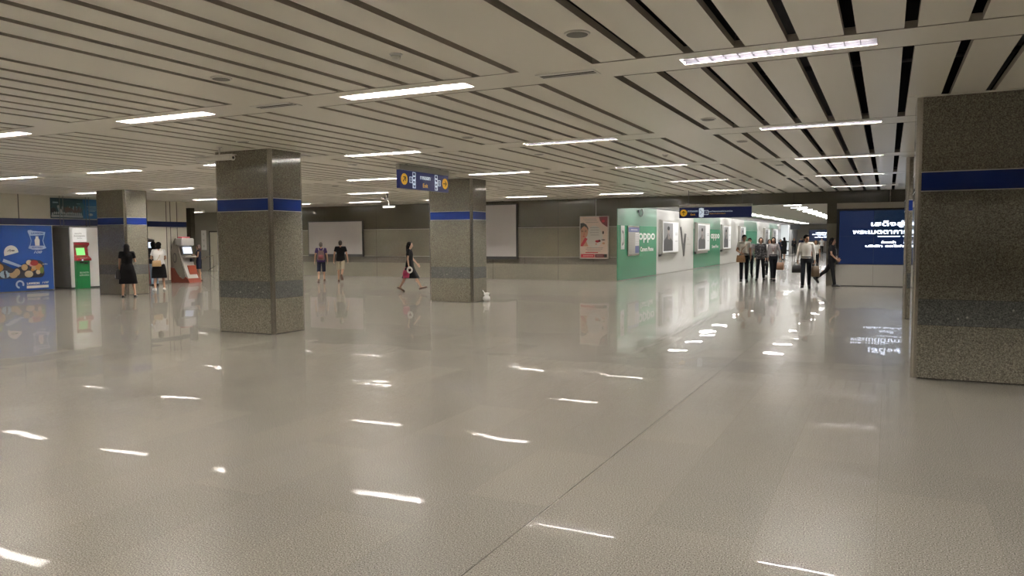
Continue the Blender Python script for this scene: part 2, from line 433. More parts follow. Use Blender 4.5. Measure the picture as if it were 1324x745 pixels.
ROWNAME = {2: 'nearest lit row', 3: 'second lit row', 4: 'third lit row', 5: 'fourth lit row', 6: 'fifth, farthest lit row'}
SEEN = {2: [1,2,3,4], 3: [1,2,3,5,6], 4: [1,2,3,4,6,7], 5: [1,2,3,5,7], 6: [1,2,3,4,6,8]}
for i, j, x, y in LAMPS:
    if j in SEEN and i in SEEN[j]:
        lab = 'recessed louvred strip light in the %s, %s from the right' % (ROWNAME[j], ordw(SEEN[j].index(i)))
        grp = 'strip lights in the main hall ceiling'
    else:
        lab = 'recessed louvred strip light outside the picture or hidden behind a column'; grp = 'strip lights out of view'
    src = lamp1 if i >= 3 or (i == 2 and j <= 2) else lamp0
    zz = H-.112 if x < -27.5 else H
    if src.name not in used:
        src.location = (x, y, zz); src['label'] = lab; src['group'] = grp; used.add(src.name)
    else: dup(src, (x, y, zz), 0, lab, grp)
dup(lamp1, (-34.2, 29.2, H-.112), 0, 'unseen strip light added to brighten the left lobby by its door', 'strip lights out of view')  # extra lamp added to brighten the lobby
# corridor lamps: flat bright panels in two lines
t = thing('corridor_light', '', 'ceiling light')
bm = BM(); box(bm, 0, .85, -.19, .19, -.006, 0); obj('frame', bm, HOUSING, t)
bm = BM(); box(bm, .02, .83, -.17, .17, -.009, -.005); obj('diffuser', bm, TUBE_C, t)
first = True
for line, x, ys in (('right', -4.78, [31.35+3.25*k for k in range(0, 15)]), ('left', -8.96, [31.35+3.25*k for k in range(0, 20)])):  # nearest panel of each line is unseen, added to brighten the walkers
    n = 0
    for y in ys:
        vis = (y > 40) if line == 'right' else (y > 57)
        if vis:
            n += 1; lab = 'bright ceiling light panel in the corridor, %s line, number %d counting from the opening' % (line, n)
            lab = 'bright light panel on the corridor ceiling, %s line, %s' % (line, ('nearest the opening' if n == 1 else '%s from the opening' % (['','first','second','third','fourth','fifth','sixth','seventh','eighth','ninth','tenth','eleventh','twelfth','thirteenth','fourteenth'][n])))
        else: lab = 'corridor ceiling light panel hidden above the opening or the hanging sign'
        if first: t.location = (x, y, H); t['label'] = lab; t['group'] = 'corridor ceiling light panels'; first = False
        else: dup(t, (x, y, H), 0, lab, 'corridor ceiling light panels')

# ceiling speakers, detectors, slot diffusers
t = thing('ceiling_speaker', 'round flush ceiling speaker nearest the camera, right of the smoke detector', 'speaker', (-2.29, 5.88, H), 0, 'round ceiling speakers')
bm = BM(); loft(bm, [((0,0,-.012), .10, .10), ((0,0,0), .108, .108)], 28); obj('rim', bm, HOUSING, t)
bm = BM(); loft(bm, [((0,0,-.015), .085, .085), ((0,0,-.011), .088, .088)], 28); obj('grille', bm, GREY, t)
for p, lab in (((-6.14, 5.8), 'round flush ceiling speaker left of the nearest row of strip lights, above the big column'),
    ((-2.28, 10.86), 'round flush ceiling speaker just beyond the nearest row, on the right'),
    ((-2.27, 13.57), 'round flush ceiling speaker just beyond the second row on the right'),
    ((-2.23, 18.3), 'round flush ceiling speaker just beyond the third row on the right'),
    ((-2.21, 23.17), 'round flush ceiling speaker just beyond the fourth row on the right'),
    ((-10.55, 13.6), 'round flush ceiling speaker between the big column and the hanging exit sign'),
    ((-6.14, 10.9), 'round flush ceiling speaker in mid ceiling before the second row'),
    ((-6.14, 13.7), 'round flush ceiling speaker in mid ceiling beyond the second row'),
    ((-9.72, 9.6), 'round flush ceiling speaker beside the big column'),
    ((-15.1, 18.6), 'small round ceiling speaker left of the hanging exit sign')):
    dup(t, (p[0], p[1], H), 0, lab)
t = thing('smoke_detector', 'white smoke detector below the ceiling in front of the long near strip light', 'smoke detector', (-3.98, 5.78, H), 0, 'smoke detectors')
bm = BM(); loft(bm, [((0,0,-.018), .055, .055), ((0,0,0), .06, .06)], 24); obj('base', bm, WHITE_M, t)
bm = BM(); loft(bm, [((0,0,-.055), .022, .022), ((0,0,-.045), .036, .036), ((0,0,-.018), .042, .042)], 24); obj('sensor', bm, HOUSING, t)
for p, lab in (((-3.98, 15.0), 'white smoke detector in mid ceiling between the second and third lit rows'),
    ((-4.4, 21.0), 'white smoke detector before the fourth lit row'), ((-19.34, 15.06), 'white smoke detector in front of the far left column')):
    dup(t, (p[0], p[1], H), 0, lab)
t = thing('air_slot', 'long slot air diffuser beside the long near strip light, right of it', 'air vent', (-2.93, ROWS[2], H), 0, 'slot air diffusers')
bm = BM()
box(bm, -.31, .31, -.12, -.05, -.006, .0, 0); box(bm, -.31, .31, .05, .12, -.006, 0, 0); box(bm, -.31, -.29, -.05, .05, -.006, 0, 0); box(bm, .29, .31, -.05, .05, -.006, 0, 0)
obj('frame', bm, HOUSING, t)
bm = BM(); box(bm, -.29, .29, -.05, .05, -.0056, 0); obj('slot', bm, JOINT, t)
bm = BM()
box(bm, -.29, .29, -.004, .004, -.009, -.005)
obj('blade', bm, HOUSING, t)
dup(t, (-6.79, ROWS[2], H), 0, 'long slot air diffuser on the left, above the big column')

# ------------------------------------------------------------------ columns
def column(x1, y0, label, w=1.38, v=.86):
    """x1 = right face, y0 = front face"""
    x0, y1 = x1-w, y0+v
    t = thing('granite_column', label, 'column', ((x0+x1)/2, (y0+y1)/2, 0), 0, 'granite columns')
    a, b = w/2, v/2; c = .065
    def cross(bm, z0, z1, d=0., mi=0):
        A, B = a-d, b-d
        pts = [(-A+c,-B),(A-c,-B),(A-c,-B+c),(A,-B+c),(A,B-c),(A-c,B-c),(A-c,B),(-A+c,B),(-A+c,B-c),(-A,B-c),(-A,-B+c),(-A+c,-B+c)]
        prism(bm, pts, 'z', z0, z1, mi)
    bm = BM(); cross(bm, .012, .650, 0, 1); cross(bm, .965, 2.243, 0, 0); cross(bm, 2.482, H, 0, 0); cross(bm, .650, .653, .004, 2); cross(bm, .962, .965, .004, 2)
    obj('stone_cladding', bm, [STONE, STONE_L, JOINT], t)
    bm = BM(); cross(bm, .653, .962); obj('dark_stone_band', bm, STONE_D, t)
    bm = BM(); cross(bm, 2.255, 2.47, .003); o = obj('blue_band', bm, BLUE, t); 
    bm = BM(); cross(bm, 2.243, 2.255, -.002); cross(bm, 2.47, 2.482, -.002); obj('band_trim', bm, STEEL_L, t)
    bm = BM(); cross(bm, 0, .012, .015); obj('plinth', bm, JOINT, t)  # dark recessed strip, its colour standing in for a shadow line
    for sx in (-1, 1):
        for sy in (-1, 1):
            bm = BM(); cx, cy = sx*(a-c), sy*(b-c)
            pts = [(cx, cy)] + [(cx+sx*c*math.cos(q*PI/12), cy+sy*c*math.sin(q*PI/12)) for q in range(7)]
            prism(bm, pts, 'z', .003, H)
            o = obj('corner_trim', bm, STEEL, t)
    # plain border of the ceiling round the column head
    bm = BM(); q = .10
    for X0, X1, Y0_, Y1 in ((-a-q, a+q, -b-q, -b), (-a-q, a+q, b, b+q), (-a-q, -a, -b, b), (a, a+q, -b, b)): box(bm, X0, X1, Y0_, Y1, H-.006, H-.001)
    obj('ceiling_collar', bm, CEIL, t)
    return t
column(-9.97, 10.48, 'big grey granite column left of centre, with a blue band')
column(-10.05, 18.04, 'granite column behind the hanging exit sign, middle of the hall')
column(-21.76, 16.44, 'farthest left granite column, woman in black standing before it')
column(1.66, 10.37, 'dark granite column cut off by the right edge')
column(1.69, 17.84, 'slim sliver of a column seen behind the right-hand column')

# ------------------------------------------------------------------ flat artwork helpers (u right, v up, thin layers off the surface)
def poly(bm, pts, z, mi, t=.002):
    prism(bm, pts, 'z', z, z+t, mi)
def rect(bm, u0, u1, v0, v1, z, mi, t=.002): box(bm, u0, u1, v0, v1, z, z+t, mi)
def disc(bm, u, v, ru, rv, z, mi, n=24, t=.002, a0=0., a1=2*PI):
    full = abs(a1-a0-2*PI) < 1e-6
    pts = [(u+ru*math.cos(a0+(a1-a0)*i/(n if full else n-1)), v+rv*math.sin(a0+(a1-a0)*i/(n if full else n-1))) for i in range(n)]
    poly(bm, pts, z, mi, t)
def stroke(bm, pts, w, z, mi, t=.002):
    for (a, b), (c, d) in zip(pts[:-1], pts[1:]):
        l = math.hypot(c-a, d-b) or 1; nx, ny = -(d-b)/l*w/2, (c-a)/l*w/2
        ex, ey = (c-a)/l*w*.3, (d-b)/l*w*.3
        poly(bm, [(a-ex+nx,b-ey+ny),(a-ex-nx,b-ey-ny),(c+ex-nx,d+ey-ny),(c+ex+nx,d+ey+ny)], z, mi, t)
def ring(bm, u, v, r1, r2, z, mi, a0=0, a1=2*PI, n=28, t=.002, k=1.):
    for i in range(n):
        p, q = a0+(a1-a0)*i/n, a0+(a1-a0)*(i+1)/n
        poly(bm, [(u+r1*math.cos(p)*k,v+r1*math.sin(p)),(u+r2*math.cos(p)*k,v+r2*math.sin(p)),(u+r2*math.cos(q)*k,v+r2*math.sin(q)),(u+r1*math.cos(q)*k,v+r1*math.sin(q))], z, mi, t)
def place(bm, M):
    for v in bm.verts: v.co = M @ v.co
def fx(x, y, z): return Matrix.Translation((x, y, z)) @ FACE_X
def fy(x, y, z): return Matrix.Translation((x, y, z)) @ FACE_YN

SIGN_B = mat('sign_navy', (.012,.016,.065), .35, emit=(.05,.06,.24), es=.05)
SIGN_Y = mat('sign_yellow', (.75,.42,.03), .4, emit=(1,.55,.05), es=.08)
SIGN_W = mat('sign_white', (.7,.75,.8), .4, emit=(.7,.85,1), es=.14)
SIGN_G = mat('sign_housing_grey', (.40,.40,.37), .4)
SIGN_K = mat('sign_arrow_brown', (.05,.02,.01), .5)
def arrow(bm, u, v, s, ang, z, mi):
    c, sn = math.cos(ang), math.sin(ang)
    T = lambda p: (u+(p[0]*c-p[1]*sn)*s, v+(p[0]*sn+p[1]*c)*s)
    stroke(bm, [T((-.62,0)), T((.55,0))], s*.22, z, mi)
    stroke(bm, [T((.08,.5)), T((.6,0)), T((.08,-.5))], s*.22, z, mi)
def bracket_plan(bm, u, v, s, z, mi, flip=1):
    """platform-plan pictogram: framed numeral box joined to a tall ladder of outlined cells"""
    w = s*.035
    def fr(a, b, c, d):
        stroke(bm, [(a,c),(b,c),(b,d),(a,d),(a,c)], w, z, mi)
    fr(u-.20*s*flip-.13*s, u-.20*s*flip+.13*s, v-.15*s, v+.15*s)
    for k, dv in enumerate((.33, .11, -.11, -.33)): fr(u+.12*s*flip-.14*s, u+.12*s*flip+.12*s, v+dv*s-.09*s, v+dv*s+.09*s)
    stroke(bm, [(u+.05*s*flip, v-.38*s), (u+.2*s*flip, v+.1*s)], w, z, mi)

# hanging exit sign beside the middle column
t = thing('exit_sign', 'navy hanging exit sign with two yellow arrow discs by the middle column', 'sign', (-9.5, 14.82, 0))
bm = BM(); box(bm, -.05, .05, -1.03, 1.03, 3.225, 3.345); obj('housing', bm, SIGN_G, t, .004)
bm = BM(); box(bm, -.04, .04, -1.02, 1.02, 2.83, 3.225); obj('panel', bm, SIGN_B, t, .003)
for y in (-.7, .7):
    bm = BM(); box(bm, -.02, .02, y-.03, y+.03, 3.34, H-.001); obj('hanger', bm, DGREY, t)
z = .0405
for u_, an in ((-.84, PI/4), (.86, 0)):
    bm = BM(); disc(bm, u_, 0, .125, .125, z, 0); arrow(bm, u_, 0, .11, an, z+.002, 1); place(bm, fx(0, 0, 3.03)); obj('arrow_disc', bm, [SIGN_Y, SIGN_K, SIGN_W], t)
for u_, fl in ((-.50, 1), (.52, -1)):
    bm = BM(); bracket_plan(bm, u_, 0, .40, z, 2, fl); place(bm, fx(0, 0, 3.03)); obj('pictogram', bm, [SIGN_Y, SIGN_K, SIGN_W], t)
lettering([('ทางออก', .13, 0, .075, 0, .42), ('Exit', .13, 0, -.10, 1, .2), ('1', .09, -.58, 0, 0, None), ('2', .09, .60, 0, 0, None)], fx(.042, 0, 3.03), [SIGN_W, SIGN_Y], t)
# hanging sign before the corridor opening
t = thing('direction_sign', 'long navy exit sign hanging before the corridor opening, yellow disc at its left end', 'sign', (-5.30, 26.5, 0))
bm = BM(); box(bm, -1.22, 1.22, -.06, .06, 2.775, 2.86); obj('housing', bm, SIGN_G, t, .004)
bm = BM(); box(bm, -1.21, 1.21, -.05, .05, 2.41, 2.775); obj('panel', bm, mat('sign_navy_dark', (.008,.011,.05), .35, emit=(.03,.05,.22), es=.03), t, .003)
bm = BM()
bm.free()
for x in (-.9, .9):
    bm = BM(); tube(bm, (x, 0, 2.86), (x, 0, H), .008, n=8); obj('hanger', bm, DGREY, t)
bm = BM(); disc(bm, -1.06, 0, .12, .12, .0505, 0); arrow(bm, -1.06, 0, .10, PI/2, .0525, 1); place(bm, fy(0, 0, 2.59)); obj('arrow_disc', bm, [SIGN_Y, SIGN_K], t)
bm = BM()
for v, hh in ((.08, .075), (-.08, .075)):
    disc(bm, -.45, v, .085, hh+.01, .0505, 2)
rect(bm, -.53, -.37, -.15, .15, .0503, 2); stroke(bm, [(-.5,.1),(-.41,.02),(-.49,-.06)], .012, .0535, 3)
stroke(bm, [(-.36,-.07),(-.22,-.07),(-.22,.07),(-.36,.07),(-.36,-.07)], .012, .0505, 2)
place(bm, fy(0, 0, 2.59)); obj('pictogram', bm, [SIGN_Y, SIGN_K, SIGN_W, SIGN_B], t)
lettering([('ทางออก', .10, -.74, .055, 0, .34), ('Exit', .10, -.74, -.06, 1, .16), ('3', .09, -.29, 0, 0, None), ('ศูนย์วัฒนธรรมแห่งประเทศไทย', .055, .20, .035, 0, .78), ('Thailand Cultural Centre', .05, .09, -.04, 1, .55)], fy(0, -.052, 2.59), [SIGN_W, SIGN_Y], t)
t = thing('direction_sign', 'small dark sign hanging far down the corridor', 'sign', (-7.68, 75, 0))
bm = BM(); box(bm, -.43, .43, -.06, .06, 2.50, 2.98); obj('panel', bm, mat('far_sign_dark', (.02,.025,.03), .4), t)
for x in (-.3, .3):
    bm = BM(); tube(bm, (x,0,2.98), (x,0,H), .012, n=6); obj('hanger', bm, DGREY, t)

# ------------------------------------------------------------------ video walls
VB = mat('video_wall_blue', (.004,.008,.03), .25, emit=(.02,.045,.15), es=.09)
VB2 = mat('video_wall_blue_right', (.004,.008,.025), .25, emit=(.018,.05,.12), es=.08)
VT = mat('video_text_white', (.8,.8,.9), .4, emit=(.75,.85,1), es=1.6)
def video_wall(name, label, x0, y, w, z0, z1, sc, base=True):
    t = thing(name, label, 'screen', (x0, y, 0))
    d = .34*sc
    bm = BM(); box(bm, -.03*sc, w+.03*sc, 0, d, z1, z1+.20*sc, 0); obj('header', bm, mat('video_header_beige', (.40,.37,.31), .45), t)
    bm = BM(); box(bm, -.03*sc, w+.03*sc, .0, d, z0-.02*sc, z1, 0); obj('frame', bm, BLACK, t)
    n = 4; g = w/n
    for i in range(n):
        for j in range(2):
            bm = BM(); h2 = (z1-z0)/2
            box(bm, .06*sc*(i == 0)+i*g+.004*sc, (i+1)*g-.004*sc, -.004, .01, z0+j*h2+.003, z0+(j+1)*h2-.003-(.07*sc if j else 0))
            obj('screen_panel', bm, VB2 if (i == 1 and j) else VB, t)
    lettering([('เสด็จสู่ฟ้าสุราลัย', .20*sc, 2.33*sc, z1-.55*sc, 0, 2.52*sc, dict(bold=.004)), ('พระเมตตาการุณย์ จารึกไว้ในใจ', .20*sc, 2.33*sc, z1-.82*sc, 0, 3.65*sc, dict(bold=.004)),
        ('ด้วยเกล้า', .10*sc, 1.63*sc, z1-1.18*sc, 0, .44*sc, dict(bold=.002)), ('ด้วยกระหม่อม', .10*sc, 2.7*sc, z1-1.18*sc, 0, .8*sc, dict(bold=.002)),
        ('บริษัท รถไฟฟ้า จำกัด (มหาชน)', .10*sc, 2.33*sc, z1-1.31*sc, 0, 2.85*sc, dict(bold=.003))],
        fy(0, -.008, 0), [VT], t)
    bm = BM()
    for a, b in ((1.29, 1.98), (2.06, 2.8)): rect(bm, a*sc, b*sc, z1-.985*sc, z1-.965*sc, 0, 0)
    place(bm, fy(0, -.006, 0)); obj('ornament_rule', bm, VT, t)
    if base:
        bm = BM(); box(bm, -.03*sc, w+.03*sc, .0, d, .03, z0-.02*sc, 0); box(bm, -.03*sc, w+.03*sc, .01, d, 0, .03, 1)
        for k in range(1, 4): box(bm, k*w/4-.003, k*w/4+.003, -.002, .01, .05, z0-.05*sc, 1)
        obj('base_panel', bm, [mat('video_base_grey', (.42,.40,.36), .4), DGREY], t)
    return t
video_wall('video_wall', 'large dark blue video wall with white Thai writing on the right', -1.60, 29.32, 4.66, .78, 2.72, 1.)
t = video_wall('video_wall', 'small far video wall at the very end of the corridor', -8.62, 99.8, 3.6, 1.36, 2.73, .72, True)
bm = BM(); tube(bm, (.05, 29.6, 2.93), (.05, 29.6, H), .02, n=10); tag(obj('conduit', bm, STEEL), 'thin vertical conduit from the video wall header up to the ceiling', 'pipe')

# ------------------------------------------------------------------ back-wall boards and poster
def board(label, x0, x1, z0, z1):
    t = thing('projection_board', label, 'board', ((x0+x1)/2, YB-.012, 0), 0, 'blank boards on the back wall')
    w = (x1-x0)/2
    bm = BM(); box(bm, -w, w, -.085, -.0, z0, z1); obj('cabinet', bm, DGREY, t, .004)
    bm = BM(); box(bm, -w+.05, w-.05, -.092, -.085, z0+.12, z1-.05); obj('blank_face', bm, mat('blank_board_lilac_white', (.50,.475,.475), .5), t)
    bm = BM(); box(bm, -w, w, -.13, -.092, z0, z0+.035); obj('ledge', bm, DGREY, t)
board('blank pale board on the back wall, behind the two walking boys', -25.75, -22.42, .93, 2.66)
board('tall blank pale board on the back wall right of the middle column', -16.9, -14.27, .86, 3.25)
P_PINK = mat('poster_pink_paper', (.68,.55,.48), .35); P_RED = mat('poster_red', (.48,.03,.05), .35); P_DRED = mat('poster_maroon', (.14,.02,.025), .35)
P_SKIN = mat('poster_skin', (.55,.30,.20), .35); P_WHT = mat('poster_white', (.62,.60,.56), .35); P_BLK = mat('poster_black', (.02,.02,.02), .35); P_GRN = mat('poster_grey_ink', (.30,.28,.27), .4)
t = thing('poster_lightbox', 'framed pink and red cosmetics poster with a face on the back wall', 'poster', (-10.785, YB, 1.775))
w, hh = .585, .84
bm = BM(); box(bm, -w-.035, w+.035, -.09, 0, -hh-.035, hh+.035); obj('frame', bm, STEEL_L, t, .004)
bm = BM(); M = fy(0, -.09, 0)
rect(bm, -w, w, -hh, hh, 0, 0, .004)
poly(bm, [(.22,hh),(w,hh),(w,.42),(.50,.46),(.36,.56),(.26,.68)], .004, 2)
disc(bm, .40, .66, .07, .05, .006, 1)
disc(bm, .02, .02, .36, .46, .004, 4); 
poly(bm, [(-w,-.36),(-w,.52),(-.48,.55),(-.36,.50),(-.28,.40),(-.25,.25),(-.28,.08),(-.36,-.02),(-.34,-.12),(-.25,-.36)], .0062, 3)
poly(bm, [(-w,.28),(-w,.58),(-.46,.60),(-.33,.53),(-.24,.38),(-.25,.27),(-.30,.40),(-.42,.47),(-.52,.40)], .0085, 5)
stroke(bm, [(-.55,.28),(-.46,.30)], .018, .0085, 5); stroke(bm, [(-.40,.30),(-.32,.27)], .018, .0085, 5)
stroke(bm, [(-.54,.24),(-.46,.24)], .02, .0085, 5); stroke(bm, [(-.40,.24),(-.33,.23)], .02, .0085, 5)
disc(bm, -.44, .05, .05, .018, .0085, 1); stroke(bm, [(-.43,.22),(-.41,.12),(-.45,.11)], .012, .0085, 1)
poly(bm, [(-w,-.36),(-.56,-.28),(-.38,.00),(-.30,-.05),(-.42,-.22),(-.52,-.36)], .0085, 1)
stroke(bm, [(-.50,-.34),(-.30,-.06)], .05, .0088, 1)
for a, b, ru, rv, mi in ((.15,-.16,.09,.05,1), (.24,-.14,.06,.05,2), (.40,.19,.035,.06,5), (.40,.24,.03,.02,5), (.40,-.10,.09,.02,5), (.32,-.12,.05,.03,4), (.42,-.24,.06,.04,3), (.10,-.27,.04,.03,3)): disc(bm, a, b, ru, rv, .0085, mi)
for v, a, b in ((.76,-.46,.10),(.70,-.40,.14),(.62,-.34,.20),(.40,-.16,.2),(.30,-.14,.22),(.20,-.16,.2),(.10,-.14,.22),(-.42,-.3,.4),(-.48,-.35,.38),(-.55,-.28,.3)):
    k = a
    while k < b: rect(bm, k, min(b, k+.05), v-.012, v+.012, .0085, 6); k += .065
rect(bm, -.36, .18, -.635, -.60, .0085, 1)
rect(bm, -w+.02, .03, -.82, -.68, .0065, 1); rect(bm, .05, w-.02, -.82, -.68, .0065, 2); rect(bm, .44, w-.02, -.82, -.68, .0088, 5)
for k in range(6): rect(bm, -.46+k*.075, -.41+k*.075, -.77, -.73, .0088, 0)
for k in range(4): rect(bm, .12+k*.07, .165+k*.07, -.77, -.73, .0088, 6)
place(bm, M); obj('poster_print', bm, [P_PINK, P_RED, P_DRED, P_SKIN, P_WHT, P_BLK, P_GRN], t)
bm = BM(); box(bm, .05, .07, -.02, 0, hh+.035, 1.56); obj('cable_conduit', bm, STEEL_L, t)

# ------------------------------------------------------------------ hoarding along the corridor's left side (faces +x)
HX = -9.8
OP = mat('hoarding_lettering_white', (.85,.86,.84), .35)
def hoarding(y0, y1, green, label):
    t = thing('hoarding_panel', label, 'hoarding', (HX, (y0+y1)/2, 0), 0, 'shop-front hoarding panels in the corridor')
    w = (y1-y0)/2
    bm = BM()
    st = 30.03-(y0+y1)/2 if y0 < 30 else -w
    if green:
        td = .028 if y0 < 30 else .12
        box(bm, -td, 0, -w, w, .02, 2.27, 0); box(bm, -td, 0, st, w, 2.27, 3.10, 1)
        if st > -w: box(bm, -td, 0, -w, st, 2.27, 2.93, 1)
        obj('board', bm, [GREEN, GREEN_T], t)
    else:
        box(bm, -.12, 0, -w, w, .02, 3.10); obj('board', bm, HWHITE, t)
    bm = BM(); box(bm, -.14, .03, st, w, 3.10, 3.15); obj('top_rail', bm, DGREY, t)
    bm = BM(); box(bm, -.028, -.005, -w, w, 0, .02); obj('foot_rail', bm, GREY, t)
    return t
hp = []
hp.append(hoarding(29.66, 35.45, True, 'green hoarding panel nearest the hall, with large white lettering'))
hp.append(hoarding(35.45, 43.1, False, 'white hoarding panel nearest the hall, with two dark slanted slabs printed on it'))
hp.append(hoarding(43.1, 50.75, True, 'second green hoarding panel with smaller lettering'))
hp.append(hoarding(50.75, 59.9, False, 'second white hoarding panel, behind the long hanging sign\'s right end'))
hp.append(hoarding(59.9, 66.4, True, 'third green hoarding panel, above the walkers\' heads'))
hp.append(hoarding(66.4, 73.5, False, 'third white hoarding panel far down the corridor'))
hp.append(hoarding(73.5, 79.5, True, 'fourth green hoarding panel far down the corridor'))
hp.append(hoarding(79.5, 90, False, 'farthest white hoarding panel in the corridor'))
def oppo(t, y, z, wd, zz):
    """big word and small line below"""
    lettering([('oppo', .60, 0, 0, 0, wd, dict(bold=.012)), ], fx(.002, y, z), [OP], t, 'lettering')
    lettering([('Camera Phone', .27, 0, 0, 0, wd*.80, dict(bold=.008))], fx(.002, y, zz), [OP], t, 'lettering')
cy = (29.66+35.45)/2
oppo(hp[0], 33.87-cy, 1.86, 2.6, 1.235)
oppo(hp[2], 49.15-(43.1+50.75)/2, 1.90, 2.6, 1.2)
# V of two phone slabs printed on the first white panel
SLAB = mat('printed_slab_dark', (.07,.07,.075), .3)
cy = (35.45+43.1)/2
bm = BM()
poly(bm, [(39.95-cy,2.30),(40.32-cy,2.34),(41.02-cy,.78),(40.72-cy,.76)], .0, 0); poly(bm, [(41.00-cy,2.0),(41.42-cy,1.96),(41.02-cy,.80),(40.60-cy,1.14)], .0022, 0)
place(bm, fx(.001,0,0)); obj('printed_slabs', bm, SLAB, hp[1])
bm = BM()
for v, a, b in ((1.75,41.6,41.95),(1.66,41.6,42.0),(1.40,41.5,42.4)):
    k = a
    while k < b: rect(bm, k-cy, k-cy+.08, v-.03, v+.03, .001, 0); k += .12
place(bm, fx(.001,0,0)); obj('small_print', bm, LGREY, hp[1])
PB_W = mat('lightbox_white', (.8,.8,.8), .4, emit=(1,1,1), es=.08); PB_G = mat('lightbox_portrait_grey', (.33,.33,.34), .4); PB_D = mat('lightbox_suit_dark', (.09,.09,.10), .4); PB_H = mat('portrait_hair', (.02,.02,.02), .5); PB_S = mat('portrait_skin_grey', (.42,.36,.33), .5)
def lightbox(y0, y1, label):
    z0, z1 = .98, 2.60
    t = thing('portrait_lightbox', label, 'poster', (HX, (y0+y1)/2, 0), 0, 'portrait light boxes on the hoarding')
    w = (y1-y0)/2
    bm = BM(); box(bm, 0.002, .16, -w, w, z0, z1); obj('case', bm, STEEL_L, t, .006)
    bm = BM(); rect(bm, -w+.08, w-.08, z0+.07, z1-.07, .0, 0)
    a, b = -w+.18, -w+(y1-y0)*.62
    rect(bm, a, b, z0+.13, z1-.13, .003, 1)
    m = (a+b)/2
    poly(bm, [(a,z0+.13),(b-.05,z0+.13),(b-.08,z0+.62),(m+.28,z0+.80),(m+.12,z0+.98),(m-.12,z0+.98),(m-.35,z0+.82),(a,z0+.62)], .0055, 2)
    poly(bm, [(m-.10,z0+.7),(m+.1,z0+.7),(m+.05,z0+1.04),(m-.05,z0+1.04)], .008, 4)
    disc(bm, m, z0+1.14, .21, .16, .0105, 4); disc(bm, m, z0+1.23, .22, .10, .013, 3)
    disc(bm, m+.2, z0+.78, .10, .10, .013, 4)
    for v in (1.0, .92, .60): rect(bm, w-.75, w-.25, z0+v-.012, z0+v+.012, .003, 1)
    place(bm, fx(.161, 0, 0)); obj('portrait_print', bm, [PB_W, PB_G, PB_D, PB_H, PB_S], t)
    bm = BM(); box(bm, .002, .12, -w-.16, -w-.001, z0-.12, z1+.02); box(bm, .002, .12, -w-.16, w-.35, z0-.12, z0-.005); obj('back_plate', bm, LGREY, t)
lightbox(35.95, 39.1, 'portrait light box on the nearest white hoarding panel')
lightbox(43.45, 46.75, 'portrait light box on the second green hoarding panel')
lightbox(50.95, 53.7, 'portrait light box on the second white hoarding panel, its left end')
lightbox(57.5, 59.8, 'portrait light box on the second white hoarding panel, its right end')
lightbox(70.0, 73.0, 'portrait light box on the third white hoarding panel')
lightbox(75.2, 78.6, 'farthest portrait light box, on the fourth green hoarding panel')
t = thing('directory_board', 'framed directory board with blue heading on the nearest green panel', 'board', (HX, 31.72, 0))
bm = BM(); box(bm, .002, .05, -.84, .80, .99, 2.26); obj('frame', bm, STEEL, t, .006)
bm = BM(); rect(bm, -.77, .77, 1.06, 2.19, 0, 0); rect(bm, -.77, .77, 2.0, 2.19, .003, 1); rect(bm, -.70, .08, 1.10, 1.97, .003, 2); rect(bm, .18, .74, 1.42, 1.97, .003, 3); rect(bm, .18, .74, 1.10, 1.40, .003, 1)
for k in range(14): rect(bm, -.66, .02, 1.14+k*.058, 1.155+k*.058, .0055, 4)
for k in range(8): rect(bm, .22, .70, 1.46+k*.06, 1.475+k*.06, .0055, 4)
for k in range(7): rect(bm, -.45+k*.14, -.36+k*.14, 2.07, 2.12, .0055, 3)
place(bm, fx(.051, 0, 0)); obj('map_sheet', bm, [LGREY, mat('directory_blue', (.10,.12,.30), .4), mat('directory_beige', (.42,.40,.36), .4), WHITE_M, P_GRN], t)
t = thing('wall_phone_poster', 'narrow white poster of a dark oval shape at the hall end of the green panel', 'poster', (HX, 30.26, 0))
bm = BM(); box(bm, .002, .012, -.2, .27, 1.28, 2.26); obj('sheet', bm, WHITE, t)
bm = BM(); ring(bm, .06, 1.75, .20, .30, 0, 0, -PI*.6, PI*.6, k=.5); ring(bm, .04, 1.75, .30, .36, 0, 0, PI*.6, PI*1.4, k=.4); place(bm, fx(.0125,0,0)); obj('print', bm, SLAB, t)
t = thing('cable_coil', 'dark cable loop hanging at the top of the nearest green panel', 'cable', (HX+.03, 32.8, 2.86))
bm = BM(); path_tube(bm, [(0, .28*math.cos(a), .17*math.sin(a)) for a in [PI*(.85+1.5*i/18) for i in range(19)]], .018); obj('loop', bm, BLACK, t)
bm = BM(); box(bm, -.03, .03, -.38, -.26, -.02, .10); obj('box', bm, BLACK, t, .004)
# glass-fronted white showcase far along the left
t = thing('showcase', 'tall white showcase with two dark bands at the far left of the corridor', 'cabinet', (-9.15, 80.0, 0))
bm = BM(); box(bm, -.36, .36, -.3, .3, .05, 3.0); obj('body', bm, mat('showcase_white', (.8,.82,.84), .3, emit=(.9,.95,1), es=.12), t, .01)
for z in (.42, 1.30): 
    bm = BM(); box(bm, -.38, .38, -.32, .32, z, z+.12); obj('shelf_band', bm, DGREY, t)
bm = BM(); box(bm, -.34, .34, -.28, .28, 0, .05); obj('plinth', bm, DGREY, t)

